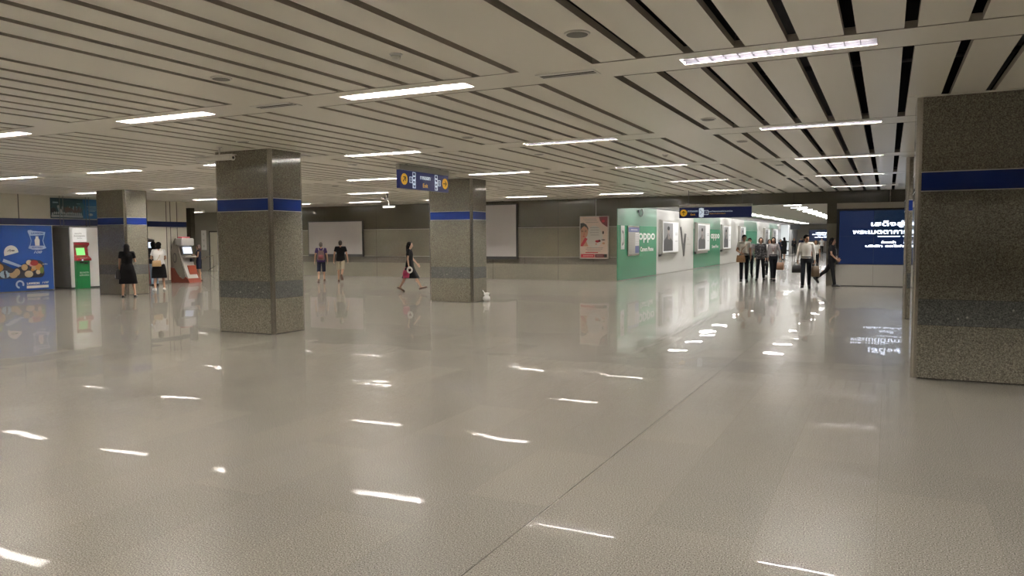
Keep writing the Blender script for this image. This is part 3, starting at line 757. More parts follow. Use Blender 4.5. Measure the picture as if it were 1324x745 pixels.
# ------------------------------------------------------------------ left wall furniture
PBL = mat('poster_blue', (.022,.085,.36), .2, coat=.3); PBW = mat('poster_pale_blue', (.42,.52,.70), .3); PWW = mat('poster_print_white', (.74,.74,.70), .35)
FD = [mat('food_print_%s' % n, c, .4) for n, c in (('cream',(.62,.52,.36)),('salmon',(.60,.28,.16)),('red',(.36,.03,.03)),('green',(.16,.24,.06)),('orange',(.55,.26,.07)),('dark',(.03,.03,.05)),('pale_blue',(.40,.52,.60)),('bun',(.50,.34,.18)),('pink',(.66,.30,.34)))]
t = thing('store_hoarding', 'large blue convenience store hoarding with food picture at the far left', 'hoarding', (XL, 13.65, 0))
bm = BM(); box(bm, .010, .09, -3.65, 3.65, .03, 2.285); obj('board', bm, PBL, t, .004)
bm = BM(); box(bm, .010, .10, -3.66, 3.66, 2.285, 2.305); obj('top_rail', bm, STEEL_L, t)
bm = BM(); box(bm, .012, .085, -3.6, 3.6, 0, .03); obj('foot_rail', bm, DGREY, t)
def Y(y): return y-13.65
bm = BM()
# shield emblem outline with banner and churn
sh = [(16.46,2.06),(16.62,2.03),(16.76,2.035),(16.90,2.03),(17.05,2.05),(17.0,1.88),(16.965,1.76),(17.0,1.62),(17.06,1.50),(16.90,1.455),(16.76,1.445),(16.62,1.455),(16.46,1.50),(16.52,1.62),(16.555,1.76),(16.52,1.90)]
stroke(bm, [(Y(a), b) for a, b in sh+sh[:1]], .028, 0, 0)
poly(bm, [(Y(16.44),2.07),(Y(16.45),2.12),(Y(16.56),2.13),(Y(16.62),2.10),(Y(16.9),2.08),(Y(17.05),2.06),(Y(17.02),1.96),(Y(16.76),1.94),(Y(16.50),1.93)], .003, 0)
poly(bm, [(Y(16.47),1.58),(Y(17.03),1.58),(Y(17.05),1.50),(Y(16.76),1.455),(Y(16.46),1.50)], .003, 0)
poly(bm, [(Y(16.68),1.585),(Y(16.84),1.585),(Y(16.85),1.78),(Y(16.81),1.85),(Y(16.81),1.91),(Y(16.71),1.91),(Y(16.71),1.85),(Y(16.67),1.78)], .003, 1)
place(bm, fx(.091, 0, 0)); obj('emblem', bm, [PBW, PWW, FD[5]], t)
bm = BM()
ring(bm, Y(16.105), .255, .085, .145, .0, 0, -PI*.15, PI*1.45)
place(bm, fx(.091, 0, 0)); obj('ring_mark', bm, [PBW, PWW, FD[5]], t)
bm = BM(); rect(bm, Y(16.33), Y(17.10), .10, .195, 0, 1); place(bm, fx(.091, 0, 0)); obj('white_strip', bm, [PBW, PWW], t)
bm = BM()
poly(bm, [(Y(15.60),1.15),(Y(15.56),1.05),(Y(16.12),.84),(Y(16.20),.90)], 0, 0); place(bm, fx(.091, 0, 0)); obj('pale_strip', bm, [PBW, PWW], t)
bm = BM()
poly(bm, [(Y(15.63),1.24)]+[(Y(15.86+.24*math.cos(a)), 1.36+.24*math.sin(a)) for a in [PI*(1.0-i/12) for i in range(13)]], 0, 1)
stroke(bm, [(Y(15.74),1.40),(Y(15.83),1.46),(Y(15.82),1.38)], .02, .003, 2); rect(bm, Y(15.86), Y(15.97), 1.40, 1.44, .003, 2)
place(bm, fx(.091, 0, 0)); obj('white_dome', bm, [PBW, PWW, FD[5]], t)
bm = BM()
pts = [(Y(12.2),.46),(Y(16.82),.47)]+[(Y(16.82+.16*math.cos(a)), .63+.16*math.sin(a)) for a in (-PI/3,-PI/6,0,PI/6)]+[(Y(16.98),.95),(Y(16.85),1.06),(Y(16.5),1.12),(Y(16.2),.88),(Y(15.9),.80),(Y(15.55),1.0),(Y(15.2),1.35),(Y(14.4),1.45),(Y(13.2),1.3),(Y(12.2),1.2)]
poly(bm, pts, 0, 5)
random.seed(11)
spots = [(15.62,.62,.17,.13,6),(15.42,.85,.16,.14,4),(15.3,.62,.16,.14,1),(15.9,.60,.14,.12,7),(15.80,.72,.10,.06,5),(16.02,.68,.10,.12,7),(16.12,.74,.04,.13,5),(16.42,.60,.15,.12,0),(16.28,.84,.11,.11,7),(16.44,1.0,.10,.09,0),(16.5,.92,.06,.06,8),(16.62,.98,.14,.10,2),(16.62,.82,.10,.10,7),(16.75,.66,.08,.08,0),(16.78,.84,.12,.12,4),(16.88,.72,.07,.12,3),(16.55,.74,.06,.05,4),(15.30,1.15,.18,.15,3),(15.05,1.0,.2,.2,4),(14.8,.7,.2,.16,0),(14.5,1.1,.22,.2,1),(14.3,.72,.2,.16,7),(14.0,1.0,.2,.2,3),(13.7,.7,.2,.15,8),(13.4,1.0,.2,.16,0),(13.0,.75,.2,.16,4),(12.6,.9,.18,.16,7)]
for k, (a, b, ru, rv, mi) in enumerate(spots): disc(bm, Y(a), b, ru, rv, .0021+.0021*(k % 6), mi, 18)
for a, b in ((15.62,.60),(15.60,.70)): rect(bm, Y(a)-.02, Y(a)+.04, b-.10, b+.04, .016, 5)
place(bm, fx(.091, 0, 0)); obj('food_picture', bm, FD, t)
lettering([('LAWSON', .09, Y(16.77), 2.01, 2, .42, dict(bold=.003)), ('STATION', .06, Y(16.75), 1.52, 2, .36, dict(bold=.002)), ('108', .12, Y(16.74), 1.35, 0, .30, dict(shear=.35, bold=.003)),
           ('LAWSON', .10, Y(16.56), .265, 1, .44, dict(bold=.005)), ('108', .10, Y(16.96), .28, 1, .24, dict(shear=.35)), ('ลอว์สัน', .06, Y(17.0), .93, 1, .18)],
           fx(.095, 0, 0), [PBW, PWW, PBL], t)
# mural above
t = thing('banner', 'dark banner of a crowd with a bright blue right end, high on the left wall', 'poster', (XL, 18.22, 0))
bm = BM(); box(bm, .014, .05, -.89, .89, 2.56, 3.29); obj('board', bm, mat('banner_dark_teal', (.012,.05,.065), .3), t)
MC = [mat('banner_%s' % n, c, .4) for n, c in (('white',(.42,.44,.45)),('brown',(.10,.055,.045)),('bright_blue',(.012,.11,.28)),('pale',(.25,.36,.42)),('dark',(.012,.012,.016)),('teal',(.02,.10,.13)))]
bm = BM(); random.seed(3)
rect(bm, .32, .88, 2.57, 3.28, 0, 2); rect(bm, -.88, .31, 2.60, 2.68, .0, 0)
for k in range(46):
    a = -.5+random.random()*.78; disc(bm, a, 2.83+random.random()*.12, .028, .05+random.random()*.05, .0005+.0009*(k % 8), 1 if random.random() < .75 else 3, 10)
for k in range(16): disc(bm, -.84+k*.072, 2.72+random.random()*.03, .03, .05, .009, 0, 10)
disc(bm, -.80, 2.84, .10, .10, .002, 4); disc(bm, -.62, 2.98, .045, .05, .009, 0); poly(bm, [(-.66,2.95),(-.57,2.95),(-.50,2.72),(-.58,2.70)], .009, 3); disc(bm, -.53, 2.82, .05, .07, .0115, 0)
disc(bm, .25, 3.0, .14, .16, .002, 5); rect(bm, -.82, -.62, 3.10, 3.15, .002, 3); rect(bm, .08, .24, 3.09, 3.12, .002, 3)
for v, a, b in ((3.02,.48,.84),(2.97,.52,.84),(2.90,.50,.84),(2.85,.54,.8)): rect(bm, a, b, v-.012, v+.012, .002, 3)
disc(bm, .62, 2.72, .09, .045, .002, 0)
place(bm, fx(.051, 0, 0)); obj('print', bm, MC, t)
for k, yy in enumerate((17.62, 17.75, 18.62, 18.75)):
    bm = BM(); tube(bm, (XL+.10, yy, 2.25), (XL+.10, yy, H), .010, n=8); tag(obj('conduit', bm, GREY), ['thin conduit, leftmost of the two at the crowd banner\'s left end', 'thin conduit, right of the two at the crowd banner\'s left end', 'thin conduit, left of the two before the banner\'s blue end', 'thin conduit, right of the two before the banner\'s blue end'][k], 'pipe', 'conduits over the crowd banner')
# cash machine booth
t = thing('machine_booth', 'white cabinet with a grey side housing the green cash machine', 'cabinet', (XL-.55, 18.3, 0))
bm = BM(); d = .96
box(bm, .0, d-.02, -.56, -.54, .06, 2.22, 1); box(bm, .0, d-.02, .98, 1.0, .06, 2.22, 0)
box(bm, d-.06, d, -.56, -.42, .06, 2.22, 0); box(bm, d-.06, d, .13, 1.0, .06, 2.22, 0); box(bm, d-.06, d, -.42, .13, 1.70, 2.22, 0); box(bm, 0, d, -.56, 1.0, 2.22, 2.26, 2)
obj('casing', bm, [WHITE_M, GREY, LGREY], t)
bm = BM(); box(bm, 0, d-.02, -.55, -.425, 0, .06); box(bm, 0, d-.02, .135, .98, 0, .06); obj('plinth', bm, DGREY, t)
GA = mat('machine_green', (.010,.20,.055), .3, coat=.3); RA = mat('machine_red', (.36,.015,.03), .3, coat=.3); SCG = mat('machine_screen_green', (.2,.6,.2), .3, emit=(.35,1,.30), es=.16)
t = thing('cash_machine', 'green and red cash machine with a lit green screen', 'cash machine', (XL+.40, 18.155, 0))
bm = BM(); prism(bm, [(-.33,.0),(.10,.0),(.10,.60),(.10,1.02),(-.33,1.02)], 'y', -.26, .26); obj('body', bm, GA, t, .008)
bm = BM(); prism(bm, [(-.33,1.02),(.19,1.02),(.19,1.10),(.03,1.20),(-.02,1.50),(.10,1.60),(.10,1.68),(-.33,1.68)], 'y', -.27, .27); fa = obj('fascia', bm, RA, t, .006)
bm = BM(); prism(bm, [(.034,1.22),(.040,1.22),(-.010,1.49),(-.016,1.49)], 'y', -.19, .14); obj('screen', bm, SCG, fa)
bm = BM(); box(bm, .10, .155, -.12, -.02, .93, .985); box(bm, .10, .14, .03, .16, .90, .96); obj('card_slot', bm, BLACK, t); bm = BM(); disc(bm, -.08, .985, .035, .03, 0, 0); place(bm, fx(.192,0,.06)); obj('slot_light', bm, SIGN_W, t)
bm = BM(); box(bm, .12, .175, -.15, .12, 1.105, 1.13); obj('keypad', bm, LGREY, fa)
lettering([('ธนาคาร', .10, 0.03, .05, 0, .34), ('กสิกรไทย', .10, 0.03, -.05, 0, .36)], fx(.102, 0, .54), [PWW], t)
t = thing('notice', 'white printed notice sheet above the green cash machine', 'sign', (XL+.44, 18.09, 0))
bm = BM(); box(bm, 0, .012, -.27, .27, 1.70, 2.20); obj('sheet', bm, mat('notice_white', (.85,.86,.84), .5, emit=(1,1,1), es=.08), t)  # faint glow put into the sheet, which is no lamp
lettering([('ขออภัย', .07, -.05, .04, 0, .26), ('ปิดปรับปรุงชั่วคราว', .07, .0, -.05, 0, .42), ('ตู้เอทีเอ็ม', .045, 0, -.13, 1, .2)], fx(.014, 0, 1.97), [P_GRN, LGREY], t)
# kiosks further along
ORG = mat('kiosk_orange_red', (.26,.045,.022), .3, coat=.3); KG = mat('kiosk_grey', (.19,.175,.15), .4); KW = mat('kiosk_white', (.50,.48,.46), .35); KP = mat('kiosk_pink', (.7,.16,.2), .4); SCW = mat('kiosk_screen', (.5,.6,.8), .3, emit=(.65,.75,1), es=.3)
t = thing('ticket_kiosk', 'grey and orange-red self-service kiosk with a curved side and white head', 'kiosk', (XL+.02, 22.35, 0))
prof = [(.02,0),(1.06,0),(.98,.16),(.84,.42),(.72,.75),(.66,1.05),(.60,1.10),(.52,1.45),(.42,1.80),(.30,1.84),(.12,1.60),(.03,1.25),(.02,.8)]
bm = BM(); prism(bm, prof, 'y', .04, .56); obj('body', bm, KW, t)
side = [(.02,.62),(.03,1.25),(.12,1.60),(.30,1.84),(.36,1.80),(.46,1.25),(.62,.85),(.84,.25),(.70,.16),(.45,.30),(.20,.62)]
for ya, yb in ((0, .04), (.56, .60)):
    bm = BM(); prism(bm, side, 'y', ya, yb); obj('side_panel', bm, KG, t)
bm = BM(); prism(bm, [(.02,.0),(1.10,0),(1.00,.16),(.86,.24),(.70,.14),(.45,.26),(.20,.60),(.02,.62)], 'y', -.012, .612); obj('orange_base', bm, ORG, t)
bm = BM(); prism(bm, [(.66,.72),(.76,.70),(.92,.24),(1.0,.1),(.84,.12)], 'y', .20, .62); obj('orange_front', bm, ORG, t)
bm = BM(); prism(bm, [(.27+.10*math.cos(a), 1.02+.21*math.sin(a)) for a in [2*PI*i/20 for i in range(20)]], 'y', -.012, .0); prism(bm, [(.27+.07*math.cos(a), 1.02+.155*math.sin(a)) for a in [2*PI*i/20 for i in range(20)]], 'y', -.018, -.012, 1); obj('side_badge', bm, [DGREY, KG], t)
bm = BM(); box(bm, .26, .72, .0, .62, 1.52, 1.84); obj('head', bm, KW, t, .05)
bm = BM(); box(bm, .34, .62, .1, .5, 1.84, 1.90); obj('head_cap', bm, KP, t, .02)
bm = BM(); prism(bm, [(.60,1.14),(.69,1.17),(.62,1.50),(.53,1.47)], 'y', .02, .58); bz = obj('screen_bezel', bm, DGREY, t)
bm = BM(); prism(bm, [(.6915,1.20),(.695,1.20),(.633,1.47),(.629,1.47)], 'y', .08, .52); obj('screen', bm, SCW, bz)
bm = BM(); box(bm, .60, .86, .02, .58, 1.04, 1.10); obj('shelf', bm, LGREY, t, .01)
bm = BM(); box(bm, .74, .84, .34, .5, .86, 1.0); obj('printer_slot', bm, BLACK, t, .008)
t = thing('ticket_kiosk', 'dark red upright machine with a bright screen, behind the woman in a white top', 'kiosk', (XL+.02, 20.6, 0))
DR = mat('machine_dark_red', (.16,.02,.022), .35)
bm = BM(); prism(bm, [(0,0),(.62,0),(.62,.95),(.50,1.05),(.42,1.72),(.0,1.80)], 'y', 0, .62); obj('body', bm, DR, t, .01)
bm = BM(); prism(bm, [(.475,1.36),(.485,1.36),(.448,1.68),(.438,1.68)], 'y', .06, .50); obj('screen', bm, SCW, t)
bm = BM(); box(bm, .50, .66, .08, .5, .98, 1.03); obj('shelf', bm, BLACK, t, .006)
bm = BM(); prism(bm, [(0,1.72),(.46,1.70),(.46,1.78),(0,1.86)], 'y', -.01, .63); obj('canopy', bm, BLACK, t)
# lobby sign and stair rail
t = thing('notice', 'tall white sign with vertical writing beside the lobby door', 'sign', (-35.6, 31.99, 0))
bm = BM(); box(bm, -.19, .19, -.02, 0, 1.2, 2.34); obj('panel', bm, WHITE_M, t, .003)
lettering([('บ', .2, 0, .35, 0, None), ('น', .2, 0, .0, 0, None), ('ส', .2, 0, -.35, 0, None)], fy(0, -.022, 1.78), [P_GRN], t)
t = thing('stair_rail', 'steel stair handrail in front of the lobby door', 'railing', (-33.3, 29.5, 0))
bm = BM(); path_tube(bm, [(-.6,0,.02),(-.6,0,.35),(.55,0,.85),(1.1,0,.95)], .022); tube(bm, (1.1,0,0), (1.1,0,.95), .02); obj('handrail', bm, STEEL, t)
bm = BM(); path_tube(bm, [(-.3,.9,.02),(-.3,.9,.1),(.7,.9,.55),(1.1,.9,.6)], .022); tube(bm, (1.1,.9,0), (1.1,.9,.6), .02); obj('handrail', bm, STEEL, t)

# ------------------------------------------------------------------ security cameras
t = thing('security_camera', 'long pale camera housing hung from the ceiling at the big column\'s upper left', 'security camera', (-10.75, 9.95, 3.16))
bm = BM(); box(bm, -.42, .42, -.055, .055, -.035, .045); obj('housing', bm, HOUSING, t, .02)
bm = BM(); box(bm, -.40, .47, -.065, .065, .045, .06); obj('sun_shield', bm, HOUSING, t, .005)
bm = BM(); tube(bm, (.42,0,.0), (.445,0,.0), .048, .05, n=20); obj('front_ring', bm, HOUSING, t)
bm = BM(); tube(bm, (.445,0,.0), (.452,0,.0), .024, .024, n=16); obj('lens', bm, BLACK, t)
bm = BM(); tube(bm, (.12,0,.05), (.12,0,H-3.16), .014, n=10); tube(bm, (.12,0,H-3.16-.012), (.12,0,H-3.16-.001), .05, n=16); obj('stem', bm, HOUSING, t)
t = thing('security_camera', 'small camera on a curved arm before the back wall, left of the exit sign', 'security camera', (-15.9, 22.5, 2.87))
bm = BM(); box(bm, -.22, .28, -.06, .06, -.02, .04); obj('housing', bm, WHITE, t, .015)
bm = BM(); tube(bm, (.28,0,.01), (.31,0,.01), .03, .035, n=14); obj('lens', bm, BLACK, t)
bm = BM(); path_tube(bm, [(.0,0,.04),(.02,0,.16),(-.03,0,.26),(-.15,0,.31),(-.30,0,.33)], .028); tube(bm, (-.06,0,.29), (-.06,0,H-2.87), .045, n=12); obj('arm', bm, GREY, t)
# crumpled bag and ball at the foot of the middle column
t = thing('plastic_bag', 'crumpled white plastic bag on the floor at the middle column\'s corner', 'bag', (-9.93, 18.62, 0))
bm = BM(); random.seed(5)
loft(bm, [((0,0,0.002), .07, .06), ((0,0,.05), .10, .08), ((0,0,.12), .095, .075), ((.0,0,.155), .05, .045), ((0,0,.18), .075, .055), ((0.01,0,.235), .09, .05)], 18)
for v in bm.verts: v.co += Vector((random.uniform(-1,1), random.uniform(-1,1), random.uniform(-.3,1)*(v.co.z > .02)))*.009
obj('sack', bm, WHITE, t)
bm = BM(); path_tube(bm, [(-.05,0,.22),(-.09,.0,.27),(-.12,.0,.30),(-.14,0,.26)], .012); obj('tied_handle', bm, WHITE, t)

# ------------------------------------------------------------------ people
def remeshed(name, bm, mats, voxel, parent=None, smooth=2, fac=.5):
    me = bpy.data.meshes.new('tmp'); bmesh.ops.recalc_face_normals(bm, faces=bm.faces); bm.to_mesh(me); bm.free()
    o = bpy.data.objects.new('tmp', me); C.objects.link(o)
    m = o.modifiers.new('r', 'REMESH'); m.mode = 'VOXEL'; m.voxel_size = voxel; m.use_smooth_shade = True
    s = o.modifiers.new('s', 'SMOOTH'); s.iterations = smooth; s.factor = fac
    bpy.context.view_layer.update()
    dg = bpy.context.evaluated_depsgraph_get()
    me2 = bpy.data.meshes.new_from_object(o.evaluated_get(dg)); me2.name = name
    bpy.data.objects.remove(o); bpy.data.meshes.remove(me)
    me2.materials.clear()
    for mm in (mats if isinstance(mats, (list, tuple)) else [mats]): me2.materials.append(mm)
    for p in me2.polygons: p.use_smooth = True; p.material_index = 0
    n = bpy.data.objects.new(name, me2); C.objects.link(n)
    if parent: n.parent = parent
    return n
def cap(bm, p, q, r1, r2, n=12):
    tube(bm, p, q, r1, r2, n); ell(bm, p, (r1,)*3, n=n, m=8); ell(bm, q, (r2,)*3, n=n, m=8)
SKIN = mat('skin_light_tan', (.50,.285,.19), .5); SKIN2 = mat('skin_fair', (.58,.37,.27), .5)
HAIR = mat('hair_black', (.010,.008,.008), .75, spec=.15); HAIRG = mat('hair_grey_brown', (.09,.075,.065), .5)
EYE = mat('eye_dark', (.02,.012,.01), .3); LIP = mat('lip_red_brown', (.33,.08,.07), .5)
def cloth(name, c, rough=.8): return mat('cloth_'+name, c, rough, spec=.25)
def vadd(a, b, k=1.): return Vector(a)+Vector(b)*k
def person(label, x, y, face, h, legs, arms, top, bottom, hair, shoes, hem=None, skin=SKIN, female=False, headturn=0, nod=0, faceon=True, vox=.008, bow=0., group=None, tuck=True, G=1.):
    """local frame: forward = +y, the person's right hand = +x. face = heading in degrees from +x.
    legs/arms given as (right, left). leg: thigh forward deg, knee bend deg, outward deg, heel lift deg. arm: upper and fore vectors, curl."""
    k = h/1.70
    t = thing('person', label, 'person', (x, y, 0), math.radians(face-90), group)
    S = (.155 if female else .175)*k*G
    # --- legs
    J = []
    for side, (a, b, o, fp) in zip((1, -1), legs):
        hp_ = Vector((side*.088*k, 0, 0)); ar, br, orr = math.radians(a), math.radians(a-b), math.radians(o)
        kn = hp_+Vector((side*math.sin(orr)*.42, math.sin(ar)*.42, -math.cos(ar)*.42))*k
        an = kn+Vector((side*math.sin(orr)*.3, math.sin(br)*.41, -math.cos(br)*.41))*k
        fr = math.radians(fp)
        fd = Vector((side*.12, math.cos(fr), -math.sin(fr))).normalized(); up = Vector((0, math.sin(fr), math.cos(fr)))
        toe = an+fd*.165*k-up*.055*k; heel = an-fd*.055*k-up*.062*k
        J.append([hp_, kn, an, toe, heel, fd, up])
    low = min(min(j[3].z-.022*k, j[4].z-.020*k) for j in J)
    dz = -low+.002
    for j in J:
        for i in range(5): j[i] = j[i]+Vector((0,0,dz))
    hz = dz
    bo = math.radians(bow)
    def T(y_, z_):                                   # spine point z_ above the hips, y_ in front
        return Vector((0, y_*math.cos(bo)+z_*math.sin(bo), hz+z_*math.cos(bo)-y_*math.sin(bo)))
    sh = [T(0, .50*k)+Vector((s*S, 0, 0)) for s in (1, -1)]
    A = []
    for s, sp, (ud, fd_, curl) in zip((1, -1), sh, arms):
        ud = Vector((s*ud[0], ud[1], ud[2])).normalized(); fd2 = Vector((s*fd_[0], fd_[1], fd_[2])).normalized()
        el = sp+ud*.275*k; wr = el+fd2*.245*k
        A.append((sp, el, wr, fd2, curl, s))
    hd = T(.015, .665*k)
    HT = Matrix.Translation(hd) @ Matrix.Rotation(math.radians(headturn), 4, 'Z') @ Matrix.Rotation(math.radians(-nod), 4, 'X')
    HR = HT.to_3x3()
    def HP(p): return HT @ (Vector(p)*k)
    # --- body: one continuous skin
    bm = BM()
    tw = .93 if female else 1.
    prof = [(-.02,.155,.10),(.06,.158,.105),(.16,.130*tw,.092),(.26,.135*tw,.098),(.38,.150*tw,.105),(.47,.145*tw,.085),(.515,.09,.06)]
    loft(bm, [(T(0, z*k), rx*k*G, ry*k*G) for z, rx, ry in prof])
    cap(bm, T(-.005,.50*k), T(.008,.60*k), .052*k*tw, .048*k*tw)
    cap(bm, sh[0], sh[1], .045*k, .045*k)
    for sp, el, wr, fd2, curl, s in A:
        cap(bm, sp, el, .045*k*tw, .036*k*tw); cap(bm, el, wr, .036*k*tw, .025*k*tw)
        # hand
        side = Vector((-s, 0, 0)); n_ = (side-fd2*side.dot(fd2))
        if n_.length < .3: n_ = Vector((0,-1,0))-fd2*(-fd2.y)
        n_.normalize(); wv = fd2.cross(n_).normalized()
        if wv.y < 0 and abs(fd2.y) < .8: wv = -wv
        Rm = Matrix((wv, n_, fd2)).transposed()
        pc = wr+fd2*.048*k; ell(bm, pc, (.040*k, .016*k, .052*k), Rm, 12, 8)
        cap(bm, wr, wr+fd2*.03*k, .024*k, .024*k)
        cr = math.radians(curl)
        for i, (off, ln) in enumerate(((.029,.066),(.010,.074),(-.009,.070),(-.027,.056))):
            b0 = pc+wv*off*k+fd2*.040*k
            d1 = (fd2*math.cos(cr*.5)+n_*math.sin(cr*.5)); b1 = b0+d1*ln*.5*k
            d2 = (fd2*math.cos(cr*1.3)+n_*math.sin(cr*1.3)); b2 = b1+d2*ln*.5*k
            cap(bm, b0, b1, .0092*k, .0088*k, 8); cap(bm, b1, b2, .0088*k, .0078*k, 8)
        tb = wr+fd2*.022*k+wv*.026*k; t1 = tb+(fd2*.65+wv*.65+n_*.25).normalized()*.036*k; t2 = t1+(fd2*.85+wv*.1+n_*.5).normalized()*.030*k
        cap(bm, tb, t1, .012*k, .0105*k, 8); cap(bm, t1, t2, .0105*k, .009*k, 8)
    for hp_, kn, an, toe, heel, fdv, up in J:
        cap(bm, hp_+Vector((0,0,-.01)), kn, .078*k*(1.02 if female else 1), .050*k); cap(bm, kn, an, .047*k, .033*k)
        cm = kn.lerp(an, .3); ell(bm, cm+Vector((0,-.012*k,0)), (.046*k,.050*k,.10*k))
        cap(bm, heel+up*.012*k, an, .026*k, .032*k); cap(bm, an-up*.025*k, toe+up*.008*k-fdv*.02*k, .030*k, .022*k)
    ell(bm, HP((0,.004,.022)), (.072*k,.090*k,.098*k), HR, 18, 12); ell(bm, HP((0,.022,-.040)), (.052*k,.062*k,.062*k), HR)
    ell(bm, HP((0,.040,-.078)), (.026*k,.026*k,.022*k), HR)
    cap(bm, HP((0,.088,.012)), HP((0,.104,-.020)), .008*k, .013*k, 8)
    for s in (-1, 1): ell(bm, HP((s*.074,-.004,-.004)), (.011*k,.020*k,.031*k), HR, 10, 8)
    body = remeshed('body', bm, skin, vox, t)
    if faceon:
        for s in (-1, 1):
            bm = BM(); ell(bm, HP((s*.029,.081,.012)), (.013*k,.008*k,.0065*k), HR, 10, 6); obj('eye', bm, EYE, body)
            bm = BM(); ell(bm, HP((s*.030,.086,.034)), (.020*k,.006*k,.0045*k), HR, 10, 6); obj('eyebrow', bm, HAIR, body)
        bm = BM(); ell(bm, HP((0,.083,-.052)), (.022*k,.008*k,.007*k), HR, 12, 6); obj('mouth', bm, LIP, body)
    # --- hair
    hs, hm = hair
    bm = BM()
    ell(bm, HP((0,-.018,.040)), (.084*k,.098*k,.100*k), HR, 18, 12)
    if hs == 'short':
        ell(bm, HP((0,-.050,-.010)), (.074*k,.055*k,.070*k), HR); ell(bm, HP((0,.040,.090)), (.062*k,.050*k,.034*k), HR)
    if hs in ('long', 'shoulder', 'bun', 'tail'):
        ell(bm, HP((0,-.045,-.015)), (.080*k,.065*k,.090*k), HR)
        for s in (-1, 1): cap(bm, HP((s*.070,.025,.06)), HP((s*.076,-.01,-.06)), .020*k, .018*k)
    if hs in ('long', 'shoulder'):
        ln = .26 if hs == 'long' else .13
        cap(bm, HP((0,-.060,-.03)), HP((0,-.080,-.06-ln)), .078*k, .056*k); 
        for s in (-1, 1): cap(bm, HP((s*.045,-.045,-.03)), HP((s*.070,-.055,-.04-ln)), .042*k, .030*k)
    if hs == 'bun': ell(bm, HP((0,-.055,.065)), (.098*k,.085*k,.095*k), HR)
    if hs == 'tail': cap(bm, HP((0,-.10,.03)), HP((0,-.12,-.18)), .035*k, .02*k)
    remeshed('hair', bm, hm, max(vox, .009), t)
    # --- top
    kind, tm, sleeve = top
    g_ = .013*k
    if kind:
        bm = BM()
        lo = -.06 if not tuck else .05
        tp = [(lo,.166,.118)] + [(z, rx+.016, ry+.016) for z, rx, ry in prof if z > lo+.03][:-1] + [(.51,.095,.068)]
        if kind == 'loose': tp = [(z, rx+.014, ry+.012) for z, rx, ry in tp]
        loft(bm, [(T(0, z*k), rx*k*G, ry*k*G) for z, rx, ry in tp])
        cap(bm, sh[0]+Vector((-.01,0,0)), sh[1]+Vector((.01,0,0)), .056*k, .056*k)
        for sp, el, wr, fd2, curl, s in A:
            if sleeve == 'long':
                cap(bm, sp, el, .058*k, .050*k); tube(bm, el, wr-fd2*.01*k, .050*k, .036*k, 14)
            elif sleeve == 'short':
                e2 = sp.lerp(el, .62); ell(bm, sp, (.058*k,)*3); tube(bm, sp, e2, .056*k, .055*k, 14)
            else: ell(bm, sp, (.057*k,)*3)
        shirt = remeshed('shirt' if kind != 'dress' else 'dress_bodice', bm, tm, max(vox, .010), t, 2)
        if kind == 'shirt':
            bm = BM(); c0 = T(-.002,.525*k)
            loft(bm, [(c0, .060*k,.060*k), (c0+Vector((0,0,.022*k)), .056*k,.056*k)], 18); obj('collar', bm, tm, shirt)
    # --- bottom
    bk, bmtl = bottom
    bm = BM()
    if bk in ('trousers', 'jeans', 'shorts'):
        loft(bm, [(T(0, z*k), rx*k, ry*k) for z, rx, ry in ((-.08,.165,.115),(-.02,.172,.118),(.05,.168,.116),(.11,.155,.108))])
        for hp_, kn, an, toe, heel, fdv, up in J:
            if bk == 'shorts':
                e2 = hp_.lerp(kn, hem or .98); ell(bm, hp_, (.090*k,)*3); tube(bm, hp_, e2, .090*k, .082*k, 16)
            else:
                q = .068 if bk == 'trousers' else .060
                cap(bm, hp_, kn, .090*k, q*k, 14); tube(bm, kn, an+(an-kn).normalized()*.01*k, q*k, (q-.014)*k, 14)
        pants = remeshed('trousers' if bk != 'shorts' else 'shorts', bm, bmtl, max(vox, .010), t, 2)
        if bk == 'trousers' and tuck:
            bm = BM(); loft(bm, [(T(0,.085*k), .166*k,.117*k), (T(0,.115*k), .163*k,.114*k)], 22); obj('belt', bm, BLACK, pants)
    else:
        ln = hem or {'skirt': 1.12, 'dress': 1.16}[bk]
        rings = [(T(0,.16*k), .138*k*G, .104*k*G), (T(0,.06*k), .172*k*G, .122*k*G), (T(0,-.03*k), .185*k*G, .130*k*G)]
        def leg_z(j, q): return (j[0].lerp(j[1], q) if q <= 1 else j[1].lerp(j[2], q-1)).z
        def leg_at(j, z):
            for p0, p1 in ((j[0], j[1]), (j[1], j[2])):
                if p1.z <= z <= p0.z: return p0.lerp(p1, (p0.z-z)/max(1e-6, p0.z-p1.z))
            return j[0] if z > j[0].z else j[2]
        zt = J[0][0].z-.10*k; zb = sum(leg_z(j, ln) for j in J)/2
        for i_ in range(1, 6):
            z_ = zt+(zb-zt)*i_/5; q = .2+.9*i_/5
            pts = [leg_at(j, z_) for j in J]
            dx = abs(pts[0].x-pts[1].x)/2; dy = abs(pts[0].y-pts[1].y)/2
            rings.append((Vector(((pts[0].x+pts[1].x)/2, (pts[0].y+pts[1].y)/2, z_)), (dx+(.098-.012*q)*k+.012)*G, max(.115*k, dy+.086*k)*G))
        rings = rings[::-1]
        stride = abs(J[0][1].y-J[1][1].y)
        loft(bm, rings, 32, 0, 4.0 if stride > .25 else 2.4)
        remeshed('skirt' if bk != 'dress' else 'dress_skirt', bm, bmtl, max(vox, .010), t, 3)
    # --- shoes
    sm, st = shoes
